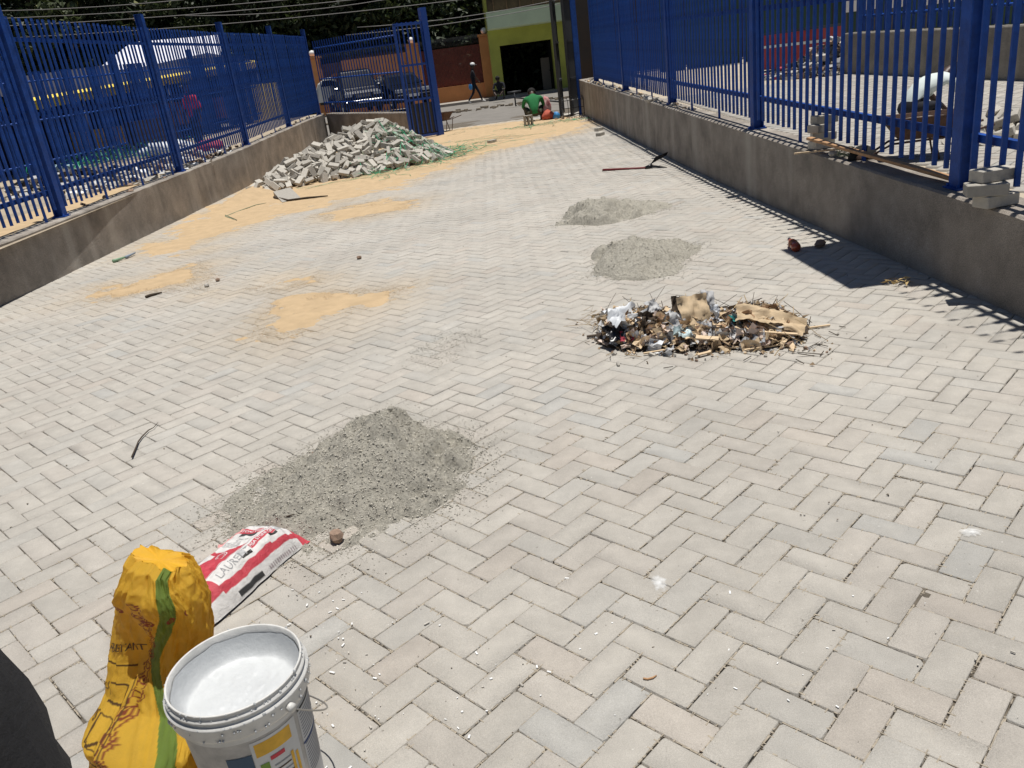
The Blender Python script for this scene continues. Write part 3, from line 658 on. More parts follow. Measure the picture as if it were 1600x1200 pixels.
for j in range(NV+1):
    for i in range(NU): cc[j*NU+i, :3] = sackC(i/NU, j/NV)
ca.data.foreach_set('color', cc.ravel())
sack = link('woven_sack', me); 
# top closure
b = MB(); ring = [sackP(i/60, 1) for i in range(60)]; c_ = sum(ring, Vector())/60 + Vector((0, 0, -.006)); b.add(ring+[c_], [(i, (i+1) % 60, 60) for i in range(60)], mat('sack_fold', (.72, .40, .02), rough=.6, trans=.2, var=.1, bump=.4), True)
o = b.build('fold', sack)
tag(sack, 'yellow woven sack with green stripe and red ornaments standing beside the white bucket', 'sack')
def text_mesh(txt, size, fn, m, name, parent, align='LEFT', ext=0.):
    cu = bpy.data.curves.new('t', 'FONT'); cu.body = txt; cu.size = size; cu.align_x = align; cu.resolution_u = 3
    o = bpy.data.objects.new('t', cu); COL.objects.link(o); dg = bpy.context.evaluated_depsgraph_get()
    me = bpy.data.meshes.new_from_object(o.evaluated_get(dg)); bpy.data.objects.remove(o)
    for v in me.vertices: v.co = fn(v.co.x, v.co.y)
    me.materials.clear(); me.materials.append(m); me.name = name; return link(name, me, parent)
M_ink = mat('dark_print', (.02, .018, .016), rough=.7); M_inkb = mat('brown_print', (.09, .045, .01), rough=.7); M_grey = mat('grey_print', (.3, .3, .3), rough=.7); M_wprint = mat('white_print', (.8, .8, .8), rough=.6); M_rprint = mat('red_print', (.55, .03, .05), rough=.55)
U0 = .60
for txt, u0, v0, sz in (('RESISTANT', .590, .53, .030), ('PCS', .605, .30, .022), ('PCS', .60, .385, .022)):
    text_mesh(txt, sz, lambda x, y, u0=u0, v0=v0: sackP(u0+x/.88, v0+y/.55+x*.35, .0018), M_inkb, 'lettering', sack)

# ================================================================== CEMENT BAG
BA = Vector((.475, .88, 0)).normalized(); BL = Vector((-BA.y, BA.x, 0)); BO = Vector((-.815, 2.60, 0))   # origin: far right corner; s back towards viewer, t to the left
LB, WB = .56, .29
def bagH(s, t):
    es = min(s, LB-s); et = min(t, WB-t)
    h = .100*(clamp(es/.07)**.5)*(math.sin(clamp(et/.085)*math.pi/2)**.75)*(1-.45*clamp((t-.10)/.19)**1.3)*(1-.25*clamp((s-.38)/.18))
    h -= .010*max(0, .25-abs(n3(s*14, t*7, 3)))*4*clamp(et/.04)*clamp(es/.05)*.5
    h += .010*noise.fractal(Vector((s*9, t*9, 2)), .8, 2, 4)*clamp(es/.05)*clamp(et/.05) + .003*n3(s*40, t*40)
    return max(h, .004)
def bagP(s, t, off=0.):
    ss_ = s; bow = .012*math.sin(s*11)+.006*n3(s*20, 4)
    return BO - BA*(ss_) + BL*(t + bow*(.3 if t > .1 else .6)) + Vector((0, 0, bagH(clamp(s, 0, LB), clamp(t, 0, WB))+.002+off))
def bagC(s, t):
    wh = np.array([.70, .68, .65]); rd = np.array([.52, .05, .07]); pk = np.array([.75, .40, .40])
    c = wh
    if s < .035: c = rd*1.1
    elif t < .024: c = wh*.95
    elif t < .040: c = rd
    elif t > .044 and t < .105:
        c = wh
        if abs(t-.103) < .0012: c = rd*.6
        if .085 < s < .205 and .064 < t < .086: c = rd
        if .055 < s < .085 and .060 < t < .09: c = np.array([.45]*3)
        if .235 < s < .262 and .060 < t < .09: c = np.array([.5]*3)
    else:
        if .085 < s < .118 and .115 < t < .225: c = rd
        if .085 < s < .118 and .105 < t < .115: c = pk
        if .118 < s < .138 and .118 < t < .20: c = np.array([.05]*3)
        if s > .19+.05*math.sin((t-.11)*20)+.10*(t-.1): c = rd
        if s > .205+.05*math.sin((t-.11)*20)+.12*(t-.1) and math.hypot((s-.285), (t-.225)*1.0) < .042: c = wh
        if s > .36: c = rd
        if t > .255: c = rd*1.1
    if s > .40 and t < .105: c = rd if t > .03 else wh
    if t < .030 and .235 < s < .36 and .004 < t < .012: c = np.array([.03]*3)
    if t < .030 and .06 < s < .2 and .004 < t < .010 and (int(s*300) % 3): c = np.array([.35, .3, .3])
    return c*(.93+.10*n3(s*60, t*60)+.12*n3(s*13, t*13, 5))
NS, NT = 230, 130; b = MB()
_wr = [0, 0.0]
b.grid(lambda u, v: bagP(v*LB, u*WB), NT, NS, mat('printed_paper_bag', (.8, .8, .8), rough=.55, attr=True, bump=.7, bscale=38), smooth=True)
skirt = [bagP(v, 0) for v in np.linspace(0, LB, 60)]+[bagP(LB, u) for u in np.linspace(0, WB, 30)]+[bagP(v, WB) for v in np.linspace(LB, 0, 60)]+[bagP(0, u) for u in np.linspace(WB, 0, 30)]
me = b.mesh('cement_bag'); ca = me.color_attributes.new('Col', 'FLOAT_COLOR', 'POINT'); cc = np.ones(((NT+1)*(NS+1), 4), np.float32)
for j in range(NS+1):
    for i in range(NT+1): cc[j*(NT+1)+i, :3] = bagC(j/NS*LB, i/NT*WB)
ca.data.foreach_set('color', cc.ravel()); bag = link('cement_bag', me)
tag(bag, 'slumped red and white printed cement bag lying between the gravel heap and the yellow sack', 'bag')
def along(s0, t0): return lambda x, y: bagP(s0-x, t0+y, .0016)        # reads near -> far, up = left
def across(s0, t0): return lambda x, y: bagP(s0-y, t0-x, .0016)       # reads left -> right, up = far
text_mesh('LAURENT', .038, along(.375, .058), M_grey, 'lettering', bag)
text_mesh('MSA STONE GRIP', .0165, along(.203, .069), M_wprint, 'lettering', bag)
text_mesh('LAURENT', .036, across(.066, .235), M_grey, 'lettering', bag)
text_mesh('STONE GRIP', .022, across(.110, .222), M_wprint, 'lettering', bag)
text_mesh('Quality', .022, across(.168, .185), M_grey, 'lettering', bag)
for k in range(6):
    b = MB(); fn = across(.182+k*.006, .225-.003*k); b.add([fn(0, 0), fn(.085, 0), fn(.085, .0017), fn(0, .0017)], [(0, 1, 2, 3)], M_grey); b.build('print_line', bag)
for s0, s1 in ((.085, .12), (.215, .262)):
    b = MB()
    for k in range(12):
        a0 = s0+(s1-s0)*k/12; a1 = s0+(s1-s0)*(k+1)/12; b.add([bagP(a0, .0535, .001), bagP(a1, .0535, .001), bagP(a1, .0625, .001), bagP(a0, .0625, .001)], [(0, 1, 2, 3)], M_ink)
    b.build('print_band', bag)
b = MB(); c0 = (.275, .145)
for r0, r1 in ((.021, .0235), (.014, .0155)):
    vs = []; 
    for k in range(24):
        q = 2*math.pi*k/24
        for r in (r0, r1): vs.append(bagP(c0[0]+r*math.cos(q), c0[1]+r*.8*math.sin(q), .0015))
    b.add(vs, [(2*k, 2*((k+1) % 24), 2*((k+1) % 24)+1, 2*k+1) for k in range(24)], M_wprint)
b.build('round_seal', bag)
# crumpled pink end
b = MB(); b.grid(lambda u, v: BO-BA*(.03+.12*v)+BL*(.27+.05*u)+Vector((0, 0, .012+.02*abs(n3(u*3, v*5))+.02*(1-u))), 8, 10, mat('pink_paper', (.62, .28, .27), rough=.7, var=.2)); b.build('torn_flap', bag)

# ================================================================== BUCKET
BX, BY = -.688, 1.455
M_bucket = mat('white_plastic', (.62, .61, .58), rough=.45, var=.14, scale=11, bump=.3, bscale=45)
M_splat = mat('dirty_plastic', (.47, .45, .42), rough=.6, var=.25, scale=14, bump=.3, bscale=60)
M_lime = mat('wet_lime_paint', (.52, .535, .54), rough=.42, var=.05, scale=15, bump=.35, bscale=26)
root = empty('bucket', (BX, BY, 0), 'white plastic bucket crusted with white paint, standing at the bottom edge', 'bucket')
b = MB(); b.lathe([(.0, .004), (.118, .004), (.123, .012), (.1385, .325)], M_splat, 96); b.lathe([(.1385, .325), (.150, .322), (.1525, .328), (.1535, .352), (.1555, .356), (.1555, .3615), (.1485, .363), (.1475, .370), (.1505, .3715), (.1508, .3755), (.1465, .377), (.1455, .3855), (.1468, .3875), (.1462, .390), (.1435, .3905), (.1418, .3885), (.1405, .37), (.138, .30)], M_bucket, 96); b.build('bucket_wall', root)
b = MB()
def paint(u, v):
    q = 2*math.pi*u; r = .139*v; n = noise.fractal(Vector((r*math.cos(q)*14, r*math.sin(q)*14, 1)), .9, 2, 4) + .8*max(0, noise.noise(Vector((r*math.cos(q)*9+r*math.sin(q)*20, r*math.sin(q)*5, 4))))
    rim = max(0, (v-.8)/.2)
    return Vector((r*math.cos(q), r*math.sin(q), .318 + .004*n + .052*rim**2.2 + .004*rim*n3(q*4, 1) + .0035*max(0, n3(r*math.cos(q)*60, r*math.sin(q)*60))))
b.grid(paint, 90, 50, M_lime, wrapu=True); b.build('paint', root)
b = MB()
for k in range(170):    # drips and splashes on rim and skirt
    q = random.uniform(0, 6.28); z = random.choice([.388, .378, .36, .345, .33]); r = .1545 if z < .37 else .147; ball(b, (r*math.cos(q), r*math.sin(q), z), random.uniform(.0012, .0032), M_lime, 6, (1, 1, random.uniform(.8, 2.2)))
b.build('paint_drips', root)
def cylp(th, z, off=.0012):
    r = lerp([0.012, .325], [.123, .1385], z)+off; return Vector((r*math.cos(th), r*math.sin(th), z))
def patchc(name, th0, th1, z0, z1, m, off=.0012, n=14):
    b = MB(); b.grid(lambda u, v: cylp(th0+(th1-th0)*u, z0+(z1-z0)*v, off), n, 3, m); return b.build(name, root)
patchc('label', rad(-72), rad(-27), .03, .292, mat('label_paper', (.60, .60, .58), rough=.5, var=.1, scale=12), .0008, 30)
patchc('label_band', rad(-69), rad(-34), .248, .284, mat('orange_print', (.72, .40, .02), rough=.5, var=.15, scale=30))
patchc('label_band', rad(-95), rad(-72.5), .03, .262, mat('navy_print', (.015, .06, .12), rough=.5))
patchc('label', rad(-22), rad(28), .03, .298, mat('label_paper2', (.58, .58, .57), rough=.5, var=.12, scale=12), .0008, 30)
patchc('label_line', rad(-22), rad(24), .288, .294, M_ink, .0016)
patchc('label_line', rad(-22), rad(24), .196, .201, mat('blue_print', (.05, .08, .2)), .0016)
for k in range(20): patchc('print_line', rad(-20), rad(20+random.uniform(-14, 3)), .278-k*.0085-(.01 if k > 8 else 0), .2805-k*.0085-(.01 if k > 8 else 0), mat('text_grey', (.22, .22, .24)), .0016, 10)
patchc('label_mark', rad(-58), rad(-44), .226, .237, M_rprint, .0016); patchc('label_mark', rad(-68), rad(-60), .196, .226, mat('green_print', (.20, .32, .06)), .0016)
patchc('label_mark', rad(-39), rad(-36), .14, .215, MATS['orange_print'], .0016, 3); patchc('label_mark', rad(-34), rad(-31), .14, .205, MATS['orange_print'], .0016, 3)
for k, (a, c) in enumerate(((-56, -38), (-60, -40), (-60, -36), (-58, -38), (-60, -42))): patchc('print_line', rad(a), rad(c), .205-k*.013, .2085-k*.013, M_inkb if k % 2 else M_grey, .0016, 8)
b = MB(); th = rad(-33)
for t in (th, th+math.pi): b.tube([cylp(t, .335, .012), cylp(t, .335, .026)], .010, M_bucket, 10); 
b.build('handle_lug', root)
b = MB(); pts = [Vector((.160*math.cos(th+a)*1.0, .160*math.sin(th+a), .333-.17*math.sin(a)*1.0)) for a in np.linspace(0, math.pi, 26)]
pts = [Vector((p.x*(1+.06*math.sin(math.pi*i/25)), p.y*(1+.06*math.sin(math.pi*i/25)), p.z)) for i, p in enumerate(pts)]
b.tube(pts, .0021, mat('galvanised_wire', (.35, .34, .32), rough=.4, metal=.7), 6); b.build('handle', root)

# ================================================================== LOOSE PAVER HEAP
b = MB(); b.box((0, 0, 0), (.2, .1, .06), M_brick, bev=.004); BRICK = b.mesh('loose_paver')
def brick(label, loc, q, group=None, cat='paver'):
    o = link('loose_paver', BRICK, None, loc, q=q); return tag(o, label, cat, group)
RIDGE = [(408, 284, 15.0), (430, 264, 15.2), (455, 247, 15.6), (480, 236, 15.9), (505, 222, 16.2), (530, 207, 16.4), (553, 199, 16.6), (575, 190, 16.8), (592, 187, 16.8), (608, 198, 16.8), (626, 214, 16.7), (645, 232, 16.4)]
RP = [atY(*p) for p in RIDGE]
def heapH(x, y):
    h = 0
    for a, c in zip(RP[:-1], RP[1:]):
        d = c-a; t = clamp(((x-a.x)*d.x+(y-a.y)*d.y)/(d.x**2+d.y**2)); p = a+d*t; r = math.hypot(x-p.x, y-p.y); h = max(h, p.z-.62*r)
    return h
hx0, hx1 = min(p.x for p in RP)-1.2, max(p.x for p in RP)+1.2
core = MB(); placed = []
def heap_ok(x, y): return heapH(x, y) > G(x, y)+.02 and x > wl_x(y)+.15
tries = 0; PB = []
while len(PB) < 290 and tries < 20000:
    tries += 1; x, y = random.uniform(hx0, hx1), random.uniform(13.6, 18.2)
    if not heap_ok(x, y): continue
    if y > 16.9 and random.random() < .7: continue
    h = heapH(x, y); p = Vector((x, y, h))
    if any((p-q).length < .105 for q in PB[-290:]): continue
    PB.append(p)
GL = 'loose grey concrete paver tumbled in the big heap against the left wall'
for p in PB:
    e = .08; gx = (heapH(p.x+e, p.y)-heapH(p.x-e, p.y))/(2*e); gy = (heapH(p.x, p.y+e)-heapH(p.x, p.y-e))/(2*e)
    nrm = Vector((-gx, -gy, 1)).normalized(); q = nrm.to_track_quat('Z', 'Y') @ Quaternion((0, 0, 1), random.uniform(0, 6.28)) @ Quaternion((1, 0, 0), random.choice([0, 0, 1.57, 0, .4])+random.gauss(0, .38)) @ Quaternion((0, 1, 0), random.gauss(0, .35))
    brick(GL, p+Vector((0, 0, random.uniform(-.02, .035))), q, 'pavers tumbled in the heap')
n = 0
while n < 620:
    x, y = random.uniform(hx0, hx1), random.uniform(13.6, 18.4)
    if not heap_ok(x, y): continue
    n += 1; h = heapH(x, y)-random.uniform(.05, .13); R = Rz(random.uniform(0, 6.28)) @ Rx(random.gauss(0, .6)) @ Ry(random.gauss(0, .5))
    if h > G(x, y): core.box((x, y, h), (.2, .1, .06), M_brick, R)
o = core.build('buried_pavers'); tag(o, 'pavers buried under the top layer of the big heap by the left wall', 'pavers', kind='stuff')
for k, (px_, py_, lab) in enumerate(((936, 204, 'small grey paver piece lying alone near the far end of the right wall'), (938, 212, 'grey paver piece with dark side up, nearer of two by the right wall'), (769, 223, 'brown paver piece alone on the yellow sand in mid drive'))):
    g = onf(px_, py_, G); brick(lab, g+Vector((0, 0, .03)), Quaternion((0, 0, 1), random.uniform(0, 3)))
# green strapping tangle and light cords
def ribbon(b, pts, w_, m):
    pts = [Vector(p) for p in pts]; vs = []
    for i, p in enumerate(pts):
        t = (pts[min(i+1, len(pts)-1)]-pts[max(i-1, 0)]).normalized(); s_ = t.cross(Vector((random.gauss(0, .3), random.gauss(0, .3), 1))).normalized(); vs += [p-s_*w_, p+s_*w_, p+s_*w_+Vector((0, 0, .0015)), p-s_*w_+Vector((0, 0, .0015))]
    k = len(pts); b.add(vs, [f for i in range(k-1) for f in ((4*i, 4*i+4, 4*i+5, 4*i+1), (4*i+3, 4*i+2, 4*i+6, 4*i+7), (4*i, 4*i+3, 4*i+7, 4*i+4), (4*i+1, 4*i+5, 4*i+6, 4*i+2))], m)
M_cord = mat('pale_green_cord', (.22, .26, .16), rough=.8)
def tangle(name, label, pxs, N, spread, zmax, base, w_=.006, ms=(M_green_strap, M_green_strap, M_cord), L=.9):
    b = MB()
    for k in range(N):
        c = random.choice(pxs); g = onf(c[0], c[1], base); p = g+Vector((random.gauss(0, spread), random.gauss(0, spread*.8), 0)); a = random.gauss(0, .55)+(math.pi if random.random() < .5 else 0); pts = []
        zz = random.uniform(.01, zmax)
        for i in range(12):
            a += random.gauss(0, .33); p = p+Vector((math.cos(a), math.sin(a), 0))*L/12; pts.append((p.x, p.y, max(base(p.x, p.y), heapH(p.x, p.y) if base is G else -9)+.008+zz*abs(math.sin(i*.5+k))))
        ribbon(b, pts, w_, random.choice(ms))
    o = b.build(name); tag(o, label, 'strapping', kind='stuff'); return o
tangle('strapping', 'tangle of green plastic strapping spilling from the right side of the paver heap', [(662, 250), (650, 256), (672, 250), (690, 243), (668, 244), (655, 256), (680, 248), (620, 268), (700, 241), (685, 238)], 150, .22, .08, G, .0055, L=.9)
tangle('strapping', 'green cords lying on the sand right of the paver heap', [(700, 232), (725, 222), (560, 278), (740, 226), (690, 245)], 30, .3, .02, G, .004, L=1.3)
tangle('strapping', 'green straps on the sand in front of the crouching person', [(815, 199), (835, 201), (850, 196), (870, 193), (895, 187)], 26, .25, .04, G, .006, L=.9)
tangle('strapping', 'pale cords beside the wheelbarrow at the gate', [(725, 200), (735, 203), (715, 199)], 7, .2, .02, G, .004, ms=(M_cord,), L=.9)

# ================================================================== STREET BUILDINGS
M_orange = mat('orange_wall_paint', (.60, .26, .10), rough=.9, var=.12, scale=1.5, bump=.2); M_olive = mat('olive_wall_paint', (.44, .47, .10), rough=.9, var=.15, scale=1.2)
M_mint = mat('pale_green_paint', (.62, .74, .50), rough=.9, var=.12, scale=.8); M_redgate = mat('brown_red_steel', (.16, .035, .02), rough=.6, var=.2, scale=3)
YG = 42.
def xz(px_, py_, Y): p = atY(px_, py_, Y); return p.x, p.z
bx0 = xz(768, 100, YG)[0]; ox0, oz = xz(780.6, 72, YG); ox1 = xz(862, 64, YG)[0]; ox0b = ox0+.05; oz = (oz+xz(861, 61, YG)[1])/2
root = empty('garage_building', (bx0, YG, G(bx0, YG)), 'olive painted garage building with wide dark opening and pale green fascia across the street', 'building'); O = root.location
b = MB(); D = 7.; top = 6.2; bx1 = ox1+7
b.box(((bx0+ox0)/2, YG+D/2, top/2), (ox0-bx0, D, top), M_olive); b.box(((ox1+bx1)/2, YG+D/2, top/2), (bx1-ox1, D, top), M_olive); b.box(((ox0+ox1)/2, YG+.15, (oz+top)/2), (ox1-ox0-.004, .3, top-oz), M_olive); b.box(((ox0+ox1)/2, YG+D-.1, oz/2), (ox1-ox0-.004, .2, oz), M_dark); b.box(((ox0+ox1)/2, YG+D/2+.3, oz+.1), (ox1-ox0-.004, D-.8, .15), M_dark)
b.box(((ox0+ox1)/2, YG+D/2, G(ox0, YG)+.02), (ox1-ox0-.01, D-.3, .04), M_dark)
for x in (ox0+.02, ox1-.02): b.box((x, YG+D/2+.2, oz/2), (.03, D-.8, oz), M_dark)
o = b.build('wall', root); o.location = -O
fz0 = xz(763, 46, YG-1.6)[1]; fz1 = xz(760, 19, YG-1.6)[1]; fx0 = xz(761, 30, YG-1.6)[0]
b = MB(); b.box(((fx0+bx1)/2, YG-.8, (fz0+fz1)/2), (bx1-fx0, 1.6, fz1-fz0), M_mint); o = b.build('fascia', root); o.location = -O
b = MB(); b.box(((fx0+bx1)/2+.1, YG+.2, fz1+1.4), (bx1-fx0, 1.2, 2.8), mat('dark_timber', (.05, .03, .02), rough=.9, var=.4, scale=3)); o = b.build('upper_storey', root); o.location = -O
for k in range(16):
    b = MB(); b.box((fx0+.4+k*.62, YG-.44, fz1+1.3), (.05, .05, 2.5), M_rust); o = b.build('railing_bar', root); o.location = -O
b = MB(); b.box((ox0+2.3, YG+2.0, 1.0), (.5, .06, 1.5), mat('pale_board', (.35, .30, .24), rough=.9)); o = b.build('leaning_board', None); tag(o, 'pale narrow board leaning inside the dark garage opening', 'board')
# orange boundary wall
YW = 43.6
root = empty('boundary_wall', (-1, YW, G(-1, YW)), 'orange painted street wall with pillars, brown steel panels and spikes on top', 'wall'); O = root.location
def prt(b, name): o = b.build(name, root); o.location = -O; return o
ztop = xz(700, 73, YW)[1]; zlow = xz(700, 136, YW)[1]
xp = [xz(c, 120, YW)[0] for c in (495, 651, 765)]
for x in xp+[xz(565, 120, YW)[0]]*0:
    b = MB(); b.box((x, YW-.05, (ztop+.25)/2), (.62, .6, ztop+.25), M_orange, bev=.02); b.box((x, YW-.05, ztop+.30), (.72, .7, .10), M_orange); ball(b, (x, YW-.05, ztop+.5), .16, M_white, 10); prt(b, 'pillar')
b = MB(); b.box(((xp[1]+xp[2])/2, YW, zlow/2), (xp[2]-xp[1]-.63, .3, zlow), M_orange); prt(b, 'low_wall')
b = MB(); b.box(((xp[0]+xp[1])/2+.5, YW+.04, ztop/2), (xp[1]-xp[0]-1.7, .3, ztop), M_orange); prt(b, 'low_wall')
b = MB(); b.box((-29, YW, 1.3), (30, .3, 3.0), M_orange); prt(b, 'low_wall')
n = 46
for k in range(n):
    x = xp[1]+.33+(xp[2]-xp[1]-.66)*(k+.5)/n; b = MB(); b.box((x, YW-.02, (zlow+ztop)/2-.02), ((xp[2]-xp[1]-.66)/n*.82, .03, ztop-zlow-.08), M_redgate); prt(b, 'steel_panel')
b = MB(); b.box((xp[0]+.85, YW-.1, ztop/2), (1.0, .08, ztop-.1), mat('brown_door', (.10, .05, .035), rough=.7, var=.2)); prt(b, 'door')
b = MB()
for k in range(150):
    x = xp[0]+(xp[2]-xp[0])*k/149; b.tube([(x, YW, ztop), (x+.01, YW, ztop+.38+.04*random.random())], [.018, .003], M_darkgrey, 4)
o = prt(b, 'spikes'); tag(o, kind='stuff')
b = MB(); b.box(((xp[1]+xp[2])/2, YW-1.6, G(-1, 42)+.02), (12, 2.2, .14), mat('kerb_concrete', (.34, .31, .27), rough=.9, var=.2, scale=3)); o = b.build('sidewalk'); tag(o, kind='structure')
b = MB()
for k in range(260):
    x = random.uniform(-8, 4); y = random.gauss(33.5, .5); s_ = random.uniform(.03, .12); b.box((x, y, G(x, y)+s_*.3-.03), (s_*1.6, s_, s_*.7), M_yard, Rz(random.random()*3))
o = b.build('rubble'); tag(o, 'strip of broken stones along the middle of the street', 'rubble', kind='stuff')
# ---- vehicles
M_carblack = mat('black_car_paint', (.008, .009, .012), rough=.15, spec=.6); M_glass = mat('car_glass', (.006, .007, .009), rough=.12, spec=.25); M_tyre = mat('tyre_rubber', (.012, .012, .012), rough=.9); M_chrome = mat('chrome', (.6, .6, .6), rough=.15, metal=1.)
def vehicle(label, loc, rz, paint, L=4.4, W=1.72, H=1.85, van=True):
    root = empty('parked_car', loc, label, 'car', None, rz)
    hl = L/2; b = MB(); hood = .95 if van else .86
    prof = [(-hl, .35), (-hl, hood-.1), (-hl+.12, hood), (-hl+.75, hood+.12), (-hl+1.35, H-.06), (-hl+1.7, H), (hl-.5, H-.02), (hl-.12, H-.25), (hl, hood), (hl, .35)] if van else \
           [(-hl, .35), (-hl, hood-.18), (-hl+.1, hood-.08), (-hl+1.15, hood+.08), (-hl+1.85, H-.05), (-hl+2.2, H), (hl-1.2, H-.02), (hl-.35, hood+.18), (hl, hood), (hl, .35)]
    rows = []
    for i, wv in enumerate((-1, -.86, 0, .86, 1)):
        row = []
        for (y, z) in prof:
            tz = clamp((z-hood)/(H-hood)); half = W/2*(1-.16*tz); ins = 1 if abs(wv) < 1 else 1.0
            row.append(Vector((half*wv if abs(wv) < 1 else half*wv, y*(1 if abs(wv) < 1 else .985), z-(.03 if abs(wv) == 1 and z > .5 else 0))))
        rows.append(row)
    k = len(prof); vs = [v for r in rows for v in r]; fs = [(i*k+j, (i+1)*k+j, (i+1)*k+j+1, i*k+j+1) for i in range(4) for j in range(k-1)]
    fs += [tuple(range(k)), tuple(4*k+j for j in range(k-1, -1, -1)), tuple([i*k for i in range(5)]), tuple([i*k+k-1 for i in range(4, -1, -1)])]
    b.add(vs, fs, paint, False); b.box((0, 0, .3), (W*.94, L*.96, .14), M_black); b.build('body', root)
    def quad(name, pts, m, off): bb = MB(); bb.add([Vector(p)+Vector(off) for p in pts], [(0, 1, 2, 3)], m); bb.build(name, root)
    a, c = (prof[3], prof[4]); wA, wB = W/2*.84, W/2*.70
    quad('windscreen', [(-wA, a[0]+.04, a[1]+.04), (wA, a[0]+.04, a[1]+.04), (wB, c[0]-.03, c[1]-.05), (-wB, c[0]-.03, c[1]-.05)], M_glass, (0, -.015, .012))
    for sx in (-1, 1):
        y0 = c[0]+.12; 
        for (ya, yb) in ((y0, y0+.95), (y0+1.02, y0+1.9)):
            yb = min(yb, hl-.3); quad('side_window', [(sx*W/2*.99, ya-.3*(ya == y0), hood+.10), (sx*W/2*.99, yb, hood+.10), (sx*W/2*.865, yb-.05, H-.14), (sx*W/2*.865, ya+.08, H-.14)], M_glass, (sx*.012, 0, 0))
        bb = MB(); bb.box((sx*W*.36, -hl-.005, hood-.14), (.36, .06, .15), mat('headlight_glass', (.55, .57, .6), rough=.1), bev=.03); bb.build('headlight', root)
        bb = MB(); bb.box((sx*(W/2+.09), c[0]-.15, hood+.16), (.17, .08, .12), paint, bev=.02); bb.build('wing_mirror', root)
        for yy in (-hl+.8, hl-.8):
            wb = MB(); wb.tube([(sx*(W/2-.18), yy, .32), (sx*(W/2+.01), yy, .32)], .32, M_tyre, 18); wo = wb.build('wheel', root); rb = MB(); rb.tube([(sx*(W/2-.0), yy, .32), (sx*(W/2+.02), yy, .32)], .19, M_chrome, 12); rb.build('rim', wo)
    bb = MB(); bb.box((0, -hl-.01, hood-.2), (W*.36, .03, .14), M_chrome); bb.build('grille', root)
    bb = MB(); bb.box((0, -hl-.03, .48), (W*.96, .12, .18), paint, bev=.04); bb.build('bumper', root)
    bb = MB(); bb.box((0, -hl-.10, .5), (.5, .02, .12), M_white); bb.build('number_plate', root)
    return root
p = atY(548, 170, 38.2); vehicle('black minivan parked behind the fence on the short wall, left of another black car', (p.x+.1, p.y+1.6, p.z-.25), rad(16), M_carblack)
p = atY(634, 160, 38.6); vehicle('low black car parked just left of the orange pillar', (p.x-.3, p.y+1.6, p.z-.22), rad(20), M_carblack, 4.2, 1.7, 1.5, False)
p = atY(560, 158, 41.9); vehicle('white van half hidden behind the black minivan', (p.x-.1, p.y+.3, p.z-.2), rad(88), mat('white_car_paint', (.6, .6, .58), rough=.35), 3.5, 1.4, 1.45)

# ================================================================== GATES
root = empty('gate_leaf', (-1.74, 21.15, G(-1.74, 21.2)), 'open blue barred gate leaf between the short wall and the wheelbarrow', 'gate'); O = root.location
gA = Vector((-1.70, 21.10, G(-1.7, 21))); gB = Vector((-.99, 21.5, G(-1, 21.5))); gd = gB-gA; gq = Rz(math.atan2(gd.y, gd.x)); gl = math.hypot(gd.x, gd.y)
def gp(name, c, d, m=M_bluebright): b = MB(); b.box(gA-O+gq@Vector(c), d, m, gq); b.build(name, root)
gh = 2.62
gp('gate_post', (gl+.03, .02, 1.50), (.15, .15, 3.0)); gp('frame', (.03, 0, gh/2+.05), (.06, .05, gh)); gp('frame', (gl/2, 0, gh+.05), (gl, .05, .06)); gp('frame', (gl/2, 0, .08), (gl, .05, .06))
for z in (.95, 1.75): gp('rail', (gl/2, .01, z), (gl-.08, .03, .05))
for k in range(6): gp('bar', (.06+gl*(k+.5)/6.6, 0, gh/2+.12), (.03, .03, gh-.05))
gp('steel_sheet', (gl/2, .02, .48), (gl-.1, .006, .75), M_darkgrey)
# thin-barred fence on the short wall
root = empty('wall_fence', (WEND.x, WEND.y, wl2(WEND.x, 0)), 'thin blue barred fence standing on the short wall behind the paver heap', 'fence'); O = root.location
n = 30; dvec = (CORNER-WEND); nn = Vector((dvec.y, -dvec.x, 0)).normalized()*-.10
for k in range(n+1):
    t = k/n; p = WEND.lerp(CORNER, t); z = wl2(p.x, 0); b = MB(); b.box(Vector((p.x, p.y+.1, z+1.0))-O, (.026, .026, 1.95), M_blue); b.build('bar', root)
for h in (.30, .95, 1.60, 1.78):
    b = MB(); a = Vector((WEND.x, WEND.y+.125, wl2(WEND.x, 0)+h)); c = Vector((CORNER.x, CORNER.y+.125, wl2(CORNER.x, 0)+h)); b.tube([a-O, c-O], .02, M_blue, 4); b.build('rail', root)
# right gate: dark grey leaves folded back, seen nearly edge on
zg_ = G(2.4, 22); gx0 = atY(869, 100, 21.5).x; 
for lab, x0, x1, y0, y1 in (('dark grey steel gate leaf folded back at the right gateway, left one of the pair', gx0-.0, gx0+.22, 21.5, 22.9), ('dark grey steel gate leaf folded back at the right gateway, right one of the pair', gx0+.30, gx0+.62, 21.7, 22.6)):
    root = empty('gate_leaf', (x0, y0, zg_), lab, 'gate'); a = math.atan2(y1-y0, x1-x0); Lg = math.hypot(x1-x0, y1-y0); R = Rz(a); H_ = 2.75
    for nm, c, d in (('steel_sheet', (Lg/2, 0, H_/2+.05), (Lg, .012, H_)), ('frame', (0, 0, H_/2+.05), (.06, .06, H_)), ('frame', (Lg, 0, H_/2+.05), (.06, .06, H_)), ('frame', (Lg/2, -.02, .9), (Lg-.08, .05, .05)), ('frame', (Lg/2, -.02, 1.8), (Lg-.08, .05, .05)), ('frame', (Lg/2, -.02, H_), (Lg-.08, .05, .05))):
        b = MB(); b.box(R@Vector(c), d, M_darkgrey, R); b.build(nm, root)
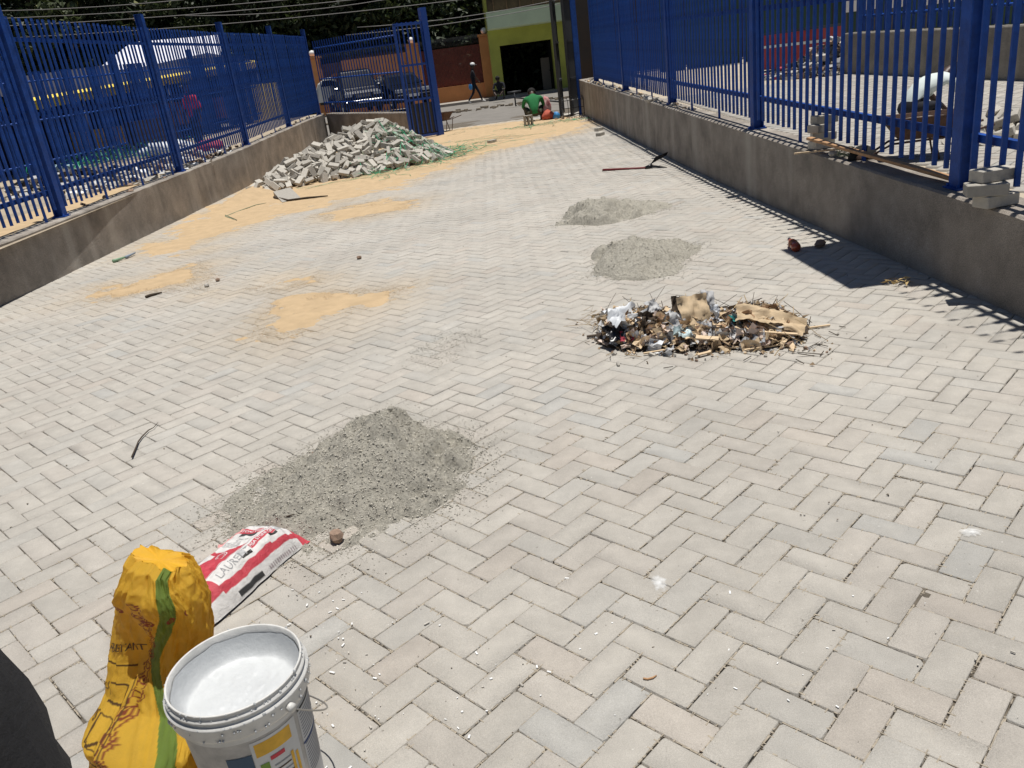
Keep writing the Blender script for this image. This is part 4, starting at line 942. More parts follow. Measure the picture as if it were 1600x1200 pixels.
b = MB(); p = Vector((2.70, 21.75, G(2.6, 21.75))); b.box((0, 0, 1.65), (.13, .13, 3.3), M_blue); b.box((0, 0, 3.31), (.15, .15, .02), M_blue); o = b.build('gate_post', loc=p); tag(o, 'thick blue gate post where the right fence ends', 'post')
b = MB()
for k in range(5): b.tube([(k*.13, 0, 0), (k*.13, 0, .42), (k*.13, .3, .5)], .008, M_black, 5)
for z in (.08, .24, .42): b.tube([(0, 0, z), (.52, 0, z)], .008, M_black, 5); b.tube([(0, 0, z), (0, .3, z+.05)], .008, M_black, 5)
o = b.build('wire_rack', loc=(2.15, 21.0, G(2.2, 21))); tag(o, 'small black wire rack at the foot of the blue gate post', 'rack')

# ================================================================== WHEELBARROWS
def wheelbarrow(label, loc, rz, sc=1., m=M_rust):
    root = empty('wheelbarrow', loc, label, 'wheelbarrow', None, rz); root.scale = (sc,)*3
    b = MB(); t = [(-.42, -.30, .66), (.46, -.30, .66), (.46, .30, .66), (-.42, .30, .66)]; bo = [(-.22, -.2, .40), (.30, -.2, .40), (.30, .2, .40), (-.22, .2, .40)]
    th = .01; ti = [(x*.97, y*.96, z) for x, y, z in t]; bi = [(x*.96, y*.95, z+th) for x, y, z in bo]
    b.add(t+bo+ti+bi, [(0, 4, 5, 1), (1, 5, 6, 2), (2, 6, 7, 3), (3, 7, 4, 0), (4, 7, 6, 5), (8, 9, 13, 12), (9, 10, 14, 13), (10, 11, 15, 14), (11, 8, 12, 15), (12, 13, 14, 15), (0, 1, 9, 8), (1, 2, 10, 9), (2, 3, 11, 10), (3, 0, 8, 11)], m)
    b.tube([Vector(p) for p in t+[t[0]]], .012, m, 6); b.build('tray', root)
    for s_ in (-1, 1):
        b = MB(); b.tube([(-.62, s_*.06, .18), (-.3, s_*.16, .36), (.4, s_*.22, .40), (.80, s_*.27, .50)], .015, m, 6); b.build('handle', root)
        b = MB(); b.tube([(.18, s_*.19, .38), (.26, s_*.22, .01), (.36, s_*.21, .01), (.44, s_*.22, .40)], .013, m, 6); b.build('leg', root)
    b = MB(); b.tube([(-.62, -.035, .18), (-.62, .035, .18)], .18, M_tyre, 20); wo = b.build('wheel', root); b = MB(); b.tube([(-.62, -.05, .18), (-.62, .05, .18)], .09, m, 12); b.build('hub', wo)
    return root
g = onf(686, 206, G); wheelbarrow('rusty brown wheelbarrow standing by the open blue gate leaf', (g.x+.06, g.y-.1, g.z), math.pi-.5+math.pi, .72)
g = onf(1422, 250, lambda x, y: zr(x, y)); wh = wheelbarrow('old rusty wheelbarrow full of mortar behind the right fence', (g.x+.06, g.y+.04, g.z-.08), rad(-18), .58)
b = MB(); b.grid(lambda u, v: Vector((-.36+.75*u, -.25+.5*v, .60+.03*n3(u*5, v*5)+.04*math.sin(math.pi*u)*math.sin(math.pi*v))), 14, 10, mat('mortar', (.26, .23, .19), rough=1, var=.2, bump=.8)); o = b.build('mortar', wh)

# ================================================================== LOOSE THINGS ON THE RIGHT WALL
def wallpt(px_, py_, dz=0.): return onf(px_, py_, lambda x, y: wr_top(y)+dz)
# near stack of three, far stack
p = wallpt(1549, 322); yaw = .12
for k, (dx, dy, a, lab) in enumerate(((0.02, 0, .2, 'grey block at the bottom of the stack right of the thick fence post'), (-.045, -.01, -.35, 'grey block jutting left, middle of the stack right of the thick post'), (.01, .03, .1, 'grey block on top of the stack right of the thick fence post'))):
    o = link('concrete_block', BRICK, None, p+Vector((dx, dy, .034+k*.066)), q=Quaternion((0, 0, 1), a), scale=(1.0, 1.15, 1.07)); tag(o, lab, 'block')
p = wallpt(1272, 233)
for k, (dx, dy, a, lab) in enumerate(((0, 0, .3, 'grey block at the bottom of the stack under the long brown plank'), (.02, .01, -.2, 'grey block second in the stack under the plank end'), (-.01, 0, .5, 'grey block third in the stack beside the plank end'), (.03, .02, .1, 'grey block on top of the stack beside the plank end'))):
    o = link('concrete_block', BRICK, None, p+Vector((dx+.06, dy, .033+k*.066)), q=Quaternion((0, 0, 1), a), scale=(.95, 1.1, 1.07)); tag(o, lab, 'block')
a = wallpt(1503, 283, .03); c = wallpt(1264, 216, .10); d = c-a; b = MB()
R = Matrix.Rotation(math.atan2(d.y, d.x), 3, 'Z') @ Ry(-math.asin(d.normalized().z)); b.box((a+c)/2, (d.length, .05, .022), M_wood, R, bev=.003); o = b.build('plank'); tag(o, 'long brown wooden plank lying along the foot of the right fence', 'plank')
a = wallpt(1241, 240, .02); c = wallpt(1330, 231, .02); d = c-a; b = MB(); b.box((a+c)/2, (d.length, .03, .012), M_palewood, Rz(math.atan2(d.y, d.x))); o = b.build('wooden_strip'); tag(o, 'thin yellow wooden strip jutting over the right wall edge', 'strip')
b = MB(); c = wallpt(1322, 243, .01)
for k in range(5): b.tube([c+Vector((.05*math.cos(q)*(1+.1*k), .05*math.sin(q), .03+.03*math.sin(q+k))) for q in np.linspace(0, 6.3, 18)], .003, M_cord, 5)
o = b.build('cord_coil'); tag(o, 'small coil of pale cord on the right wall below the plank', 'coil')
def rock(c, s, m, seed=0, n=8, name='stone', sc=(1, .8, .6)):
    b = MB(); ball(b, (0, 0, 0), s, m, n, sc); me = b.mesh(name)
    for v in me.vertices: v.co *= 1+.35*n3(v.co.x/s*1.3+seed, v.co.y/s*1.3, v.co.z/s*1.3+seed)
    for p_ in me.polygons: p_.use_smooth = False
    return link(name, me, None, c, rot=(0, 0, seed))
M_stone = mat('pale_stone', (.45, .42, .37), rough=.95, var=.2, scale=20, bump=.5); M_clay = mat('clay_lump', (.29, .20, .145), rough=.95, var=.3, scale=30, bump=.6)
o = rock(wallpt(1302, 240, .02), .045, M_stone, 3); tag(o, 'pale stone on the right wall between block stack and cord coil', 'stone')
o = rock(wallpt(1014, 155, .03), .09, M_stone, 5); tag(o, 'pale stone on the far part of the right wall', 'stone')
b = MB()
for k in range(90):
    y = random.uniform(11, 21); s_ = random.uniform(.01, .045); b.box((random.uniform(2.70, 2.9), y, wr_top(y)+s_*.3), (s_*1.5, s_, s_*.7), random.choice([M_stone, M_brick, M_palewood]), Rz(random.random()*3)@Rx(random.random()))
for k in range(50):
    y = random.uniform(9, 25); s_ = random.uniform(.012, .05); b.box((wl_x(y)-random.uniform(.05, .3), y, wl_top(y)+s_*.3), (s_*1.6, s_, s_*.7), random.choice([M_stone, M_brick, M_clay]), Rz(random.random()*3)@Rx(random.random()))
o = b.build('wall_debris'); tag(o, 'chips and small stones scattered along the tops of both walls', 'debris', kind='stuff')
# plywood sheet lying over the fence top; its shadow falls on the paving
b = MB(); b.box((2.77, 5.46, 3.06), (.62, 1.20, .018), M_palewood, Ry(.02), bev=.002); o = b.build('plywood_sheet'); tag(o, 'plywood sheet lying across the top of the right fence above the square shadow', 'board')

# ================================================================== SMALL THINGS ON THE PAVING
# hoe
a = atZ(942, 266, .03); c = atZ(1016, 262, .03); root = empty('hoe', (a.x, a.y, 0), 'hoe with red handle and black blade lying near the right wall', 'hoe'); b = MB(); b.tube([a-root.location, c-root.location], [.020, .015], mat('red_handle', (.16, .02, .02), rough=.5), 8); b.build('handle', root)
e1 = atZ(1043, 252, .05); e2 = atZ(1043, 262, .02); b = MB(); k = c-root.location; e1 = e1-root.location; e2 = e2-root.location; s_ = Vector((0, .05, .03))
b.add([k+Vector((0, 0, .04)), k+Vector((0, -.03, 0)), e2, e2+Vector((.0, .06, .005)), k+Vector((.10, .1, .12)), e1+Vector((.02, 0, .13)), e1+Vector((-.02, -.05, .09))], [(0, 1, 2, 3), (0, 4, 5, 6), (0, 6, 5), (1, 3, 2)], M_black); b.tube([k+Vector((-.06, 0, .0)), k+Vector((.03, 0, .03))], .028, M_black, 8); b.build('blade', root)
# bottle
g = atZ(1239, 388, 0); root = empty('bottle', (g.x, g.y, 0), 'brown glass bottle lying at the corner of the square shadow', 'bottle', None, rad(80)); root.scale = (1.45, .95, .95); b = MB()
b.lathe([(0, 0), (.034, .002), (.037, .01), (.037, .10), (.03, .125), (.016, .15), (.014, .18)], mat('amber_glass', (.34, .06, .02), rough=.08, spec=.8), 20); o = b.build('glass', root, loc=(-.09, 0, .037)); o.rotation_euler = (0, math.pi/2, 0)
b = MB(); b.lathe([(.0375, .035), (.0378, .085)], mat('brown_label', (.35, .12, .05)), 20); o2 = b.build('label_sleeve', root, loc=(-.09, 0, .037)); o2.rotation_euler = (0, math.pi/2, 0)
b = MB(); b.lathe([(.0145, .176), (.016, .178), (.016, .195), (.0, .196)], M_chrome, 14); o2 = b.build('cap', root, loc=(-.09, 0, .037)); o2.rotation_euler = (0, math.pi/2, 0)
o = rock(atZ(1282, 380, .03), .05, M_clay, 7, sc=(1.3, .7, .6)); tag(o, 'dark stone at the edge of the square shadow right of the bottle', 'stone')
o = rock(atZ(526, 838, .025), .030, M_clay, 2, sc=(1, .9, .85)); tag(o, 'brown clay lump at the front edge of the wide gravel heap', 'stone')
o = rock(atZ(493, 709, .02), .020, M_clay, 9); tag(o, 'small dark stone at the back left of the wide gravel heap', 'stone')
o = rock(atZ(544, 706, .03), .014, M_clay, 4); tag(o, 'dark pebble in the middle of the wide gravel heap', 'stone')
o = rock(atZ(610, 640, .11), .025, MATS['crushed_stone'], 8); tag(o, 'grey lump on the peak of the wide gravel heap', 'stone')
def stick(name, label, cat, pxs, r, m, z=.01, group=None):
    b = MB(); b.tube([atZ(x, y, z) for x, y in pxs], [r]*(len(pxs)-1)+[r*.5] if isinstance(r, float) else r, m, 6); o = b.build(name); return tag(o, label, cat, group)
stick('twig', 'dark curved twig lying on the paving at left', 'twig', [(206, 714), (212, 700), (216, 690), (222, 682), (232, 672), (240, 668), (247, 660)], [.0045, .004, .0038, .0035, .003, .002, .0012], M_twig)
stick('twig', 'dark twig at the far corner of the cement bag', 'twig', [(427, 807), (440, 809), (452, 806), (460, 803)], .003, M_twig, .05)
stick('twig', 'long bent green twig on the yellow sand by the left wall', 'twig', [(352, 336), (370, 344), (352, 338), (372, 330), (400, 320), (416, 317)], .006, M_cord)
stick('pipe_piece', 'short green pipe piece lying by the left wall', 'pipe', [(177, 408), (195, 402)], .022, mat('green_pvc', (.22, .36, .22), rough=.5), .022)
stick('wooden_strip', 'short pale strip with blue end beside the green pipe piece', 'strip', [(196, 402), (211, 395)], .018, mat('blue_grey_plastic', (.25, .30, .36), rough=.6), .02)
stick('stick', 'short broken dark stick on the paving below the sand patch at left', 'stick', [(228, 464), (236, 461), (253, 457)], .014, M_twig, .012)
stick('stick', 'long flat bark strip in front of the paver heap', 'stick', [(428, 308), (450, 313), (480, 309), (512, 306)], .018, M_twig, .02)
b = MB(); p = [atZ(x, y, .01) for x, y in ((428, 305), (455, 300), (470, 309), (441, 316))]; b.add([p[0]+Vector((0, 0, .06)), p[1]+Vector((0, 0, .08)), p[2], p[3], p[0], p[1], p[2]-Vector((0, 0, .006)), p[3]-Vector((0, 0, .006))], [(0, 1, 2, 3), (7, 6, 5, 4), (0, 3, 7, 4), (1, 5, 6, 2)], M_brick); o = b.build('cardboard_piece'); tag(o, 'bent grey board piece beside the bark strip near the heap', 'board')
stick('leaf_stalk', 'small curled brown stalk on the pavers at lower right of centre', 'stalk', [(1005, 1060), (1012, 1061), (1020, 1059), (1026, 1055)], .0028, M_wood, .004)
for k, (x, y, lab) in enumerate(((340, 437, 'dark stone on the sand patch by the left wall'), (323, 446, 'pale stone beside the dark stone on the left sand patch'), (561, 402, 'brown stone alone on the paving between the sand patches'), (199, 849 - 0, 'small brown pebble on the paving left of the yellow sack'), (318, 668 + 100, 'small pebble near the left twig'))):
    if k > 2: continue
    o = rock(atZ(x, y, .015), .028, M_stone if k == 1 else M_clay, k+11); tag(o, lab, 'stone')
# leaves scraps at wall foot
b = MB()
for k in range(14):
    p = atZ(random.uniform(1385, 1420), random.uniform(438, 446), .01); b.add([p+Vector((random.gauss(0, .02), random.gauss(0, .02), random.uniform(0, .03))) for _ in range(4)], [(0, 1, 2, 3)], mat('dry_leaf', (.5, .36, .16), rough=.8))
o = b.build('dry_leaves'); tag(o, 'dry yellow leaves at the near edge of the square shadow', 'leaves', kind='stuff')
# bright glints on the pavers, painted as soft-edged white patches
M_glint = mat('painted_glint', (.85, .85, .83), rough=.3, spec=.6); _n = M_glint.node_tree.nodes; _l = M_glint.node_tree.links
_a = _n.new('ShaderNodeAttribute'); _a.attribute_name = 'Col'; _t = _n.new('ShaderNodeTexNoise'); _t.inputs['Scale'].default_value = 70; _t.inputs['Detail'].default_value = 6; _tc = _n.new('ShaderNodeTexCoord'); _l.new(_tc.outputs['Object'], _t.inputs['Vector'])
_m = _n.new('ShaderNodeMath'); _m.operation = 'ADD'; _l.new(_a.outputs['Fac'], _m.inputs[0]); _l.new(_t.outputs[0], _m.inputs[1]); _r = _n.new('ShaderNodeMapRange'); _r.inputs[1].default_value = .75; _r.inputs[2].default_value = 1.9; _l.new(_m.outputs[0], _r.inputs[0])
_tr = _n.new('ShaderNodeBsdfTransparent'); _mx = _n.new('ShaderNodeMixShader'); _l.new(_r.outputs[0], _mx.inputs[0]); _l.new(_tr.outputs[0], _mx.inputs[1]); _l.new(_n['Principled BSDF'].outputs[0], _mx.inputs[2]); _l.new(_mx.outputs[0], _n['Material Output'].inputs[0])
def glint_patch(name, label, px_, py_, rx, ry, seed):
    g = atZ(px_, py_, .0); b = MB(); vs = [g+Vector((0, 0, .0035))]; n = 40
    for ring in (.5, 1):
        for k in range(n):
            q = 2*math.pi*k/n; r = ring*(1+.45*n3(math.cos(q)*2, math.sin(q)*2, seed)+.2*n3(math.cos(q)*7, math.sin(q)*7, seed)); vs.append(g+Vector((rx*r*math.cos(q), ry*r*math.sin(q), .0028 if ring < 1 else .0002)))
    b.add(vs, [(0, 1+k, 1+(k+1) % n) for k in range(n)]+[(1+k, 1+n+k, 1+n+(k+1) % n, 1+(k+1) % n) for k in range(n)], M_glint, True); me = b.mesh(name); ca = me.color_attributes.new('Col', 'FLOAT_COLOR', 'POINT'); ca.data.foreach_set('color', [1.]*4+[.75, .75, .75, 1.]*n+[0., 0., 0., 1.]*n); o = link(name, me); tag(o, label, 'stain')  # category stain stands for a painted glint here
glint_patch('glint', 'painted white glint at a paver joint right of the bucket', 1030, 910, .030, .055, 2.)
glint_patch('glint', 'painted white glint across two pavers at the right', 1517, 832, .045, .03, 5.)
b = MB()
for k in range(130):
    g = atZ(*random.choice([(random.gauss(540, 45), random.gauss(1080, 70)), (random.gauss(700, 120), random.gauss(1050, 80)), (random.gauss(1250, 150), random.gauss(1000, 100)), (random.gauss(450, 90), random.gauss(930, 60))]), .002); r = random.uniform(.001, .0045)
    b.box(g, (r*2*random.uniform(.5, 2), r*1.2, r*.7), M_white if random.random() < .6 else M_stone, Rz(random.random()*3))
o = b.build('paint_flecks'); tag(o, 'flecks of white paint and plaster around the bucket', 'flecks', kind='stuff')

# ================================================================== RUBBISH HEAP
def sheet(w_, h_, m, seed, amp=.3, n=7, curl=0.):
    b = MB(); mn = min(w_, h_)
    def f(u, v):
        x = (u-.5)*w_; y = (v-.5)*h_; z = amp*mn*(noise.fractal(Vector((u*2.2+seed, v*2.2, seed)), .8, 2, 3)) + curl*((u-.5)**2)*w_*2
        e = .06*mn; return Vector((x+e*n3(u*9, v*9, seed), y+e*n3(u*9, v*9, seed+5), z))
    b.grid(f, n, n, m, smooth=True)
    b.grid(lambda u, v: f(u, v)-Vector((0, 0, .0012)), n, n, m, smooth=True)
    return b.mesh('piece')
HC = [(950, 512), (985, 505), (1020, 512), (1060, 515), (1100, 518), (1140, 510), (1180, 512), (1220, 512)]
def rub_h(x, y):   # low ridge
    a = atZ(1000, 522, 0); c = atZ(1185, 516, 0); d = c-a; t = clamp(((x-a.x)*d.x+(y-a.y)*d.y)/(d.x**2+d.y**2)); p = a+d*t; r = math.hypot(x-p.x, (y-p.y)*.9)
    return max(0., (.135+.035*math.sin(t*7+1))*(1-(r/(.30+.05*n3(x*4, y*4)))**1.3))
M_card = mat('brown_cardboard', (.50, .38, .24), rough=.85, var=.12, scale=15, bump=.2); M_paper = mat('grey_white_plastic', (.60, .62, .64), rough=.45, var=.12, scale=12); M_greyp = mat('grey_paper', (.42, .42, .42), rough=.7, var=.2, scale=12)
M_blackp = mat('black_polythene', (.01, .01, .012), rough=.3); M_redp = mat('red_cloth', (.42, .05, .08), rough=.8); M_teal = mat('teal_plastic', (.03, .20, .20), rough=.4); M_dead = mat('dead_leaf', (.27, .19, .115), rough=.9, var=.3, scale=20); M_drygrass = mat('dry_stalk', (.42, .31, .17), rough=.9)
b = MB()
mats_ = [M_dead, M_dead, M_dead, M_dead, M_twig, M_twig, M_drygrass, M_card, M_palewood, M_clay, M_stone, M_greyp]
ca_, cb_ = atZ(955, 530, 0), atZ(1240, 522, 0)
for k in range(2600):
    t = random.random(); base_ = ca_.lerp(cb_, t); x = base_.x+random.gauss(0, .03); y = base_.y+random.gauss(0, .14)+.03; 
    if k % 6 == 0: x += random.gauss(0, .14); y += random.gauss(0, .12)
    z = rub_h(x, y)*random.uniform(.6, 1.0)+.004; s_ = random.uniform(.004, .017) if random.random() < .8 else random.uniform(.015, .03); m = random.choice(mats_)
    R = Rz(random.random()*6.28) @ Rx(random.gauss(0, .8)) @ Ry(random.gauss(0, .6))
    if m in (M_dead, M_card): b.add([Vector((x, y, z))+R@Vector(q) for q in ((-s_, -s_*.6, 0), (s_*.2, -s_*.7, s_*.4), (s_*1.1, 0, 0), (0, s_*.7, s_*.4))], [(0, 1, 2), (0, 2, 3)], m)
    elif m in (M_twig, M_drygrass): b.box((x, y, z+.004), (s_*random.uniform(2, 7), .0035, .003), m, Rz(random.random()*6.28) @ Ry(random.gauss(0, .35)))
    else: b.box((x, y, z), (s_*1.4, s_, s_*.6), m, R)
o = b.build('litter'); tag(o, 'mass of dead leaves, chips, twigs and crumbs making up the rubbish heap', 'litter', kind='stuff')
b = MB(); b.grid(lambda u, v: (lambda x, y: Vector((x, y, rub_h(x, y)*.86-.022+.012*n3(x*25, y*25)+.008*n3(x*60, y*60))))(.15+1.9*u, 3.95+1.2*v), 80, 60, mat('dark_litter_soil', (.07, .05, .035), rough=1, var=.4, scale=40, bump=1., bscale=120)); o = b.build('litter_soil'); tag(o, kind='stuff'); o['label'] = 'dark crumbly soil under the litter of the rubbish heap'
RB = [ # px,py,height above, w,h,material,tilt,name,label,cat
 (978, 495, .05, .26, .17, M_paper, (.35, .1, .5), 'plastic_sheet', 'large crumpled white plastic sheet at the left end of the rubbish heap', 'sheet'),
 (975, 517, .0, .22, .12, M_blackp, (.2, .0, .3), 'plastic_bag', 'black plastic bag under the crumpled white sheet', 'bag'),
 (978, 526, .02, .075, .06, M_redp, (.6, .2, .2), 'cloth', 'red crumpled cloth in front of the black plastic bag', 'cloth'),
 (1087, 490, .10, .17, .22, M_card, (1.0, 0, .1), 'cardboard_piece', 'upright round-edged brown cardboard in the middle of the rubbish heap', 'cardboard'),
 (1188, 492, .085, .25, .13, M_card, (.35, .2, -.25), 'cardboard_piece', 'large brown cardboard sheet at the right end of the rubbish heap', 'cardboard'),
 (1222, 503, .04, .24, .12, M_card, (.45, .2, -.5), 'cardboard_piece', 'long folded cardboard sloping to the ground at the far right of the heap', 'cardboard'),
 (1170, 500, .04, .10, .10, mat('brown_paper', (.33, .20, .11), rough=.8), (.9, .1, .2), 'cardboard_piece', 'dark round cardboard lump below the right cardboard sheet', 'cardboard'),
 (1105, 475, .13, .09, .16, M_greyp, (1.2, .3, .3), 'paper_scrap', 'grey pointed paper scrap sticking up at the top of the heap', 'paper'),
 (1122, 490, .08, .10, .10, M_paper, (.9, .3, .8), 'paper_scrap', 'white pointed scrap right of the upright cardboard', 'paper'),
 (1150, 497, .06, .10, .05, M_teal, (.5, .3, .8), 'plastic_scrap', 'teal plastic scrap left of the right cardboard sheet', 'plastic'),
 (1020, 478, .09, .12, .07, M_greyp, (.9, .1, .8), 'paper_scrap', 'grey scrap standing behind the white plastic sheet', 'paper'),
 (1056, 480, .09, .05, .13, M_twig, (1.1, .3, .1), 'bark_piece', 'dark pointed bark piece standing left of the upright cardboard', 'bark'),
 (1048, 512, .05, .11, .075, mat('pink_card', (.62, .50, .42), rough=.8), (.35, .1, .5), 'card_scrap', 'pale pink card lying on the front of the heap', 'card'),
 (1060, 500, .07, .12, .12, M_greyp, (.7, .3, .3), 'paper_scrap', 'crumpled grey paper left of the upright cardboard', 'paper'),
 (1068, 520, .04, .10, .08, mat('pale_blue_plastic', (.45, .55, .56), rough=.4), (.4, .3, .3), 'plastic_scrap', 'pale blue plastic scrap at the front middle of the heap', 'plastic'),
 (1010, 500, .07, .10, .10, M_twig, (.8, .4, .3), 'bark_piece', 'dark curled bark right of the white plastic sheet', 'bark'),
 (1002, 490, .10, .18, .03, M_greyp, (.4, .0, .4), 'paper_scrap', 'long grey strip lying over the white plastic sheet', 'paper')]
for i, (x, y, z, w_, h_, m, rt, nm, lab, ct) in enumerate(RB):
    g = onf(x, y, lambda X, Y: rub_h(X, Y)*.9+z*.35+.022, .1); o = link(nm, sheet(w_*1.0, h_*1.0, m, i*3.7, .26 if m is M_card else .42, 14), None, g, rot=rt); tag(o, lab, ct)
b = MB()
for k in range(420):
    x, y = random.uniform(940, 1245), random.gauss(514, 13)
    g = onf(x, y, lambda X, Y: rub_h(X, Y)*.85+.012, .1); w_ = random.uniform(.02, .10); h_ = w_*random.uniform(.4, 1); sd = random.random()*50; Q = Rz(random.random()*6.28) @ Rx(random.gauss(0, .8)) @ Ry(random.gauss(0, .6))
    m = random.choice([M_greyp, M_paper, M_card, M_card, M_dead, M_palewood, M_palewood, M_palewood, MATS['brown_paper'], MATS['pink_card'], MATS['pink_card'], M_greyp, M_paper])
    b.grid(lambda u, v: g+Q@Vector(((u-.5)*w_, (v-.5)*h_, .5*w_*noise.noise(Vector((u*2.5+sd, v*2.5, sd))))), 4, 3, m, smooth=False)
o = b.build('scraps'); tag(o, 'small torn scraps of paper, bark and plastic mixed through the rubbish heap', 'scraps', kind='stuff')
# wood offcuts
OFF = [(1105, 528, .12, .045, -.35, 'pale flat wooden offcut on the front slope of the heap'), (1155, 541, .13, .035, -.25, 'pale wooden offcut on the paving in front of the heap, left of the thin strip'), (1195, 542, .22, .012, .05, 'long thin wooden strip on the paving at the front right'),
 (1215, 520, .20, .02, -.4, 'pale wooden lath at the right front of the heap'), (1185, 515, .13, .05, .9, 'tan wooden offcut leaning below the right cardboard'), (1025, 549, .14, .012, .1, 'thin pale strip on the paving at the left front of the heap'),
 (1016, 540, .10, .010, 1.3, 'short strip standing across the thin strip at the left front'), (1100, 552, .08, .02, .3, 'small pale chip at the very front of the heap'), (945, 490, .16, .015, .05, 'dark slat sticking out to the left behind the white sheet'), (930, 524, .10, .02, .0, 'brown slat lying at the left tip of the heap'),
 (1150, 478, .28, .008, .1, 'long brown stick behind the heap pointing right'), (1280, 510, .12, .012, .0, 'pale splinter at the far right tip of the heap'), (1135, 537, .09, .02, .6, 'small white chip beside the flat offcut')]
for i, (x, y, L, w_, a, lab) in enumerate(OFF):
    z = .012 if y > 535 or x < 950 or x > 1260 else .07; g = atZ(x, y, z); b = MB(); b.box((0, 0, 0), (L, w_, .008), M_twig if 'dark' in lab or 'brown' in lab else M_palewood, bev=.001); o = b.build('wood_offcut', loc=g); o.rotation_euler = (.05, random.uniform(-.15, .15) if z > .02 else 0, a); tag(o, lab, 'wood')
b = MB()
for k in range(60):
    x, y = random.gauss(1090, 80), random.gauss(505, 14); g = atZ(x, y, .05); a = random.uniform(0, 3.14); L = random.uniform(.08, .3); p = [g+Vector((math.cos(a)*L*t, math.sin(a)*L*t*.6, .06*math.sin(t*2.4)+.03*t*random.random()+.03)) for t in (-.5, -.2, .1, .5)]; b.tube(p, .0016, random.choice([M_twig, M_drygrass]), 4)
for k in range(16):
    x, y = random.uniform(912, 945), random.uniform(490, 520); g = atZ(x, y, .02); p = [g+Vector((random.gauss(0, .05), random.gauss(0, .06), random.uniform(0, .05))) for t in range(3)]; b.tube(p, .0014, M_drygrass, 4)
o = b.build('dry_stalks'); tag(o, 'thin dry stalks sticking out of the rubbish heap', 'stalks', kind='stuff')

# ================================================================== THINGS AT THE GATEWAY
def cloth_lump(name, label, cat, g, w_, h_, d_, m, seed):
    b = MB(); ball(b, (0, 0, 0), 1, m, 22, (w_/2, d_/2, h_/2)); me = b.mesh(name)
    for v in me.vertices:
        c = v.co; k = 1+.35*noise.fractal(Vector((c.x*3/w_+seed, c.y*3/d_, c.z*3/h_)), .8, 2, 3); v.co = Vector((c.x*k, c.y*k, max(c.z*k, -h_*.35)))
    o = link(name, me, None, g+Vector((0, 0, h_*.35))); return tag(o, label, cat)
M_rw = mat('red_white_plastic', (.60, .45, .40), rough=.6, col2=(.50, .05, .08), scale=9)
cloth_lump('plastic_sacks', 'crumpled red and white sack on the sand at the foot of the gate leaf', 'sack', onf(652, 214, G), .55, .28, .35, M_rw, 1)
cloth_lump('cloth', 'orange red cloth beside the crouching person in green', 'cloth', onf(857, 187, G), .30, .26, .3, mat('orange_cloth', (.45, .09, .05), rough=.8, var=.2, scale=8), 4)
cloth_lump('cloth', 'pink and white cloth bundle above the orange cloth at the gateway', 'cloth', onf(855, 175, G), .26, .5, .25, M_rw, 6)
cloth_lump('plastic_bag', 'small blue plastic bag on the sand near the dark gate leaves', 'bag', onf(870, 186, G), .16, .2, .12, MATS['blue_plastic'], 8)
g = onf(831, 196, G); b = MB()
for x in (-.1, 0, .1): b.box((x, 0, .17), (.045, .2, .33), M_brick)
for z in (.02, .32): b.box((0, 0, z), (.24, .2, .04), M_brick)
o = b.build('concrete_block', loc=g+Vector((-.07, 0, 0))); o.rotation_euler = (0, 0, .1); o.scale = (.85, .85, .72); tag(o, 'hollow grey concrete block behind the crouching person in green', 'block')
b = MB()
for k in range(60):
    x, y = random.uniform(860, 935), random.uniform(181, 188); g = onf(x, y, G); s_ = random.uniform(.02, .07); b.box(g+Vector((0, 0, s_*.3)), (s_, s_*.7, s_*.5), random.choice([M_white, M_stone, M_card, M_dead]), Rz(random.random()*3))
o = b.build('litter'); tag(o, 'scraps of litter along the threshold at the right gateway', 'litter', kind='stuff')
a = onf(806, 166, G); b = MB(); b.tube([a+Vector((0, 0, .3)), a+Vector((1.4, -2.0, .05))], .03, M_darkgrey, 6); b.tube([a, a+Vector((0, 0, .5))], .03, M_darkgrey, 6); b.tube([a+Vector((-.25, 0, .5)), a+Vector((.25, 0, .5))], .04, M_darkgrey, 6); o = b.build('iron_bar'); tag(o, 'dark iron bar propped on a stand in the street before the garage', 'bar')

# ================================================================== RIGHT YARD
yw = [onf(x, y, zr) for x, y in ((1337, 112), (1600, 122))]; d = (yw[1]-yw[0]).normalized(); A = yw[0]-d*.0; B = yw[1]+d*6
M_w2 = wall_mat('old_render', (.22, .20, .17), (.42, .39, .33))
wall('retaining_wall', 'rendered wall across the yard behind the person in the pale shirt', [(B.x, B.y), (A.x, A.y)], lambda x, y: zr(0, y)+.60, .22, -1, .3, M_w2)
root = empty('palisade_fence', (A.x, A.y, zr(0, A.y)+.6), 'blue barred fence on the yard wall behind the person in the pale shirt', 'fence'); O = root.location; L = (B-A).length; n = int(L/.12)
for k in range(n):
    p = A.lerp(B, k/n)+Vector((.1, .12, 0)); b = MB(); z0 = zr(0, p.y)+.6; w__ = .09 if k % 22 == 0 else .034; b.box(Vector((p.x, p.y, z0+1.0))-O, (w__, w__, 2.0), M_blue); b.build('post' if k % 22 == 0 else 'picket', root)
for h in (.2, 1.1, 1.8):
    b = MB(); a_, c_ = A+Vector((.1, .15, .62+h)), B+Vector((.1, .15, 0)); c_.z = zr(0, B.y)+.62+h; a_.z = zr(0, A.y)+.62+h; b.tube([a_-O, c_-O], .02, M_blue, 4); b.build('rail', root)
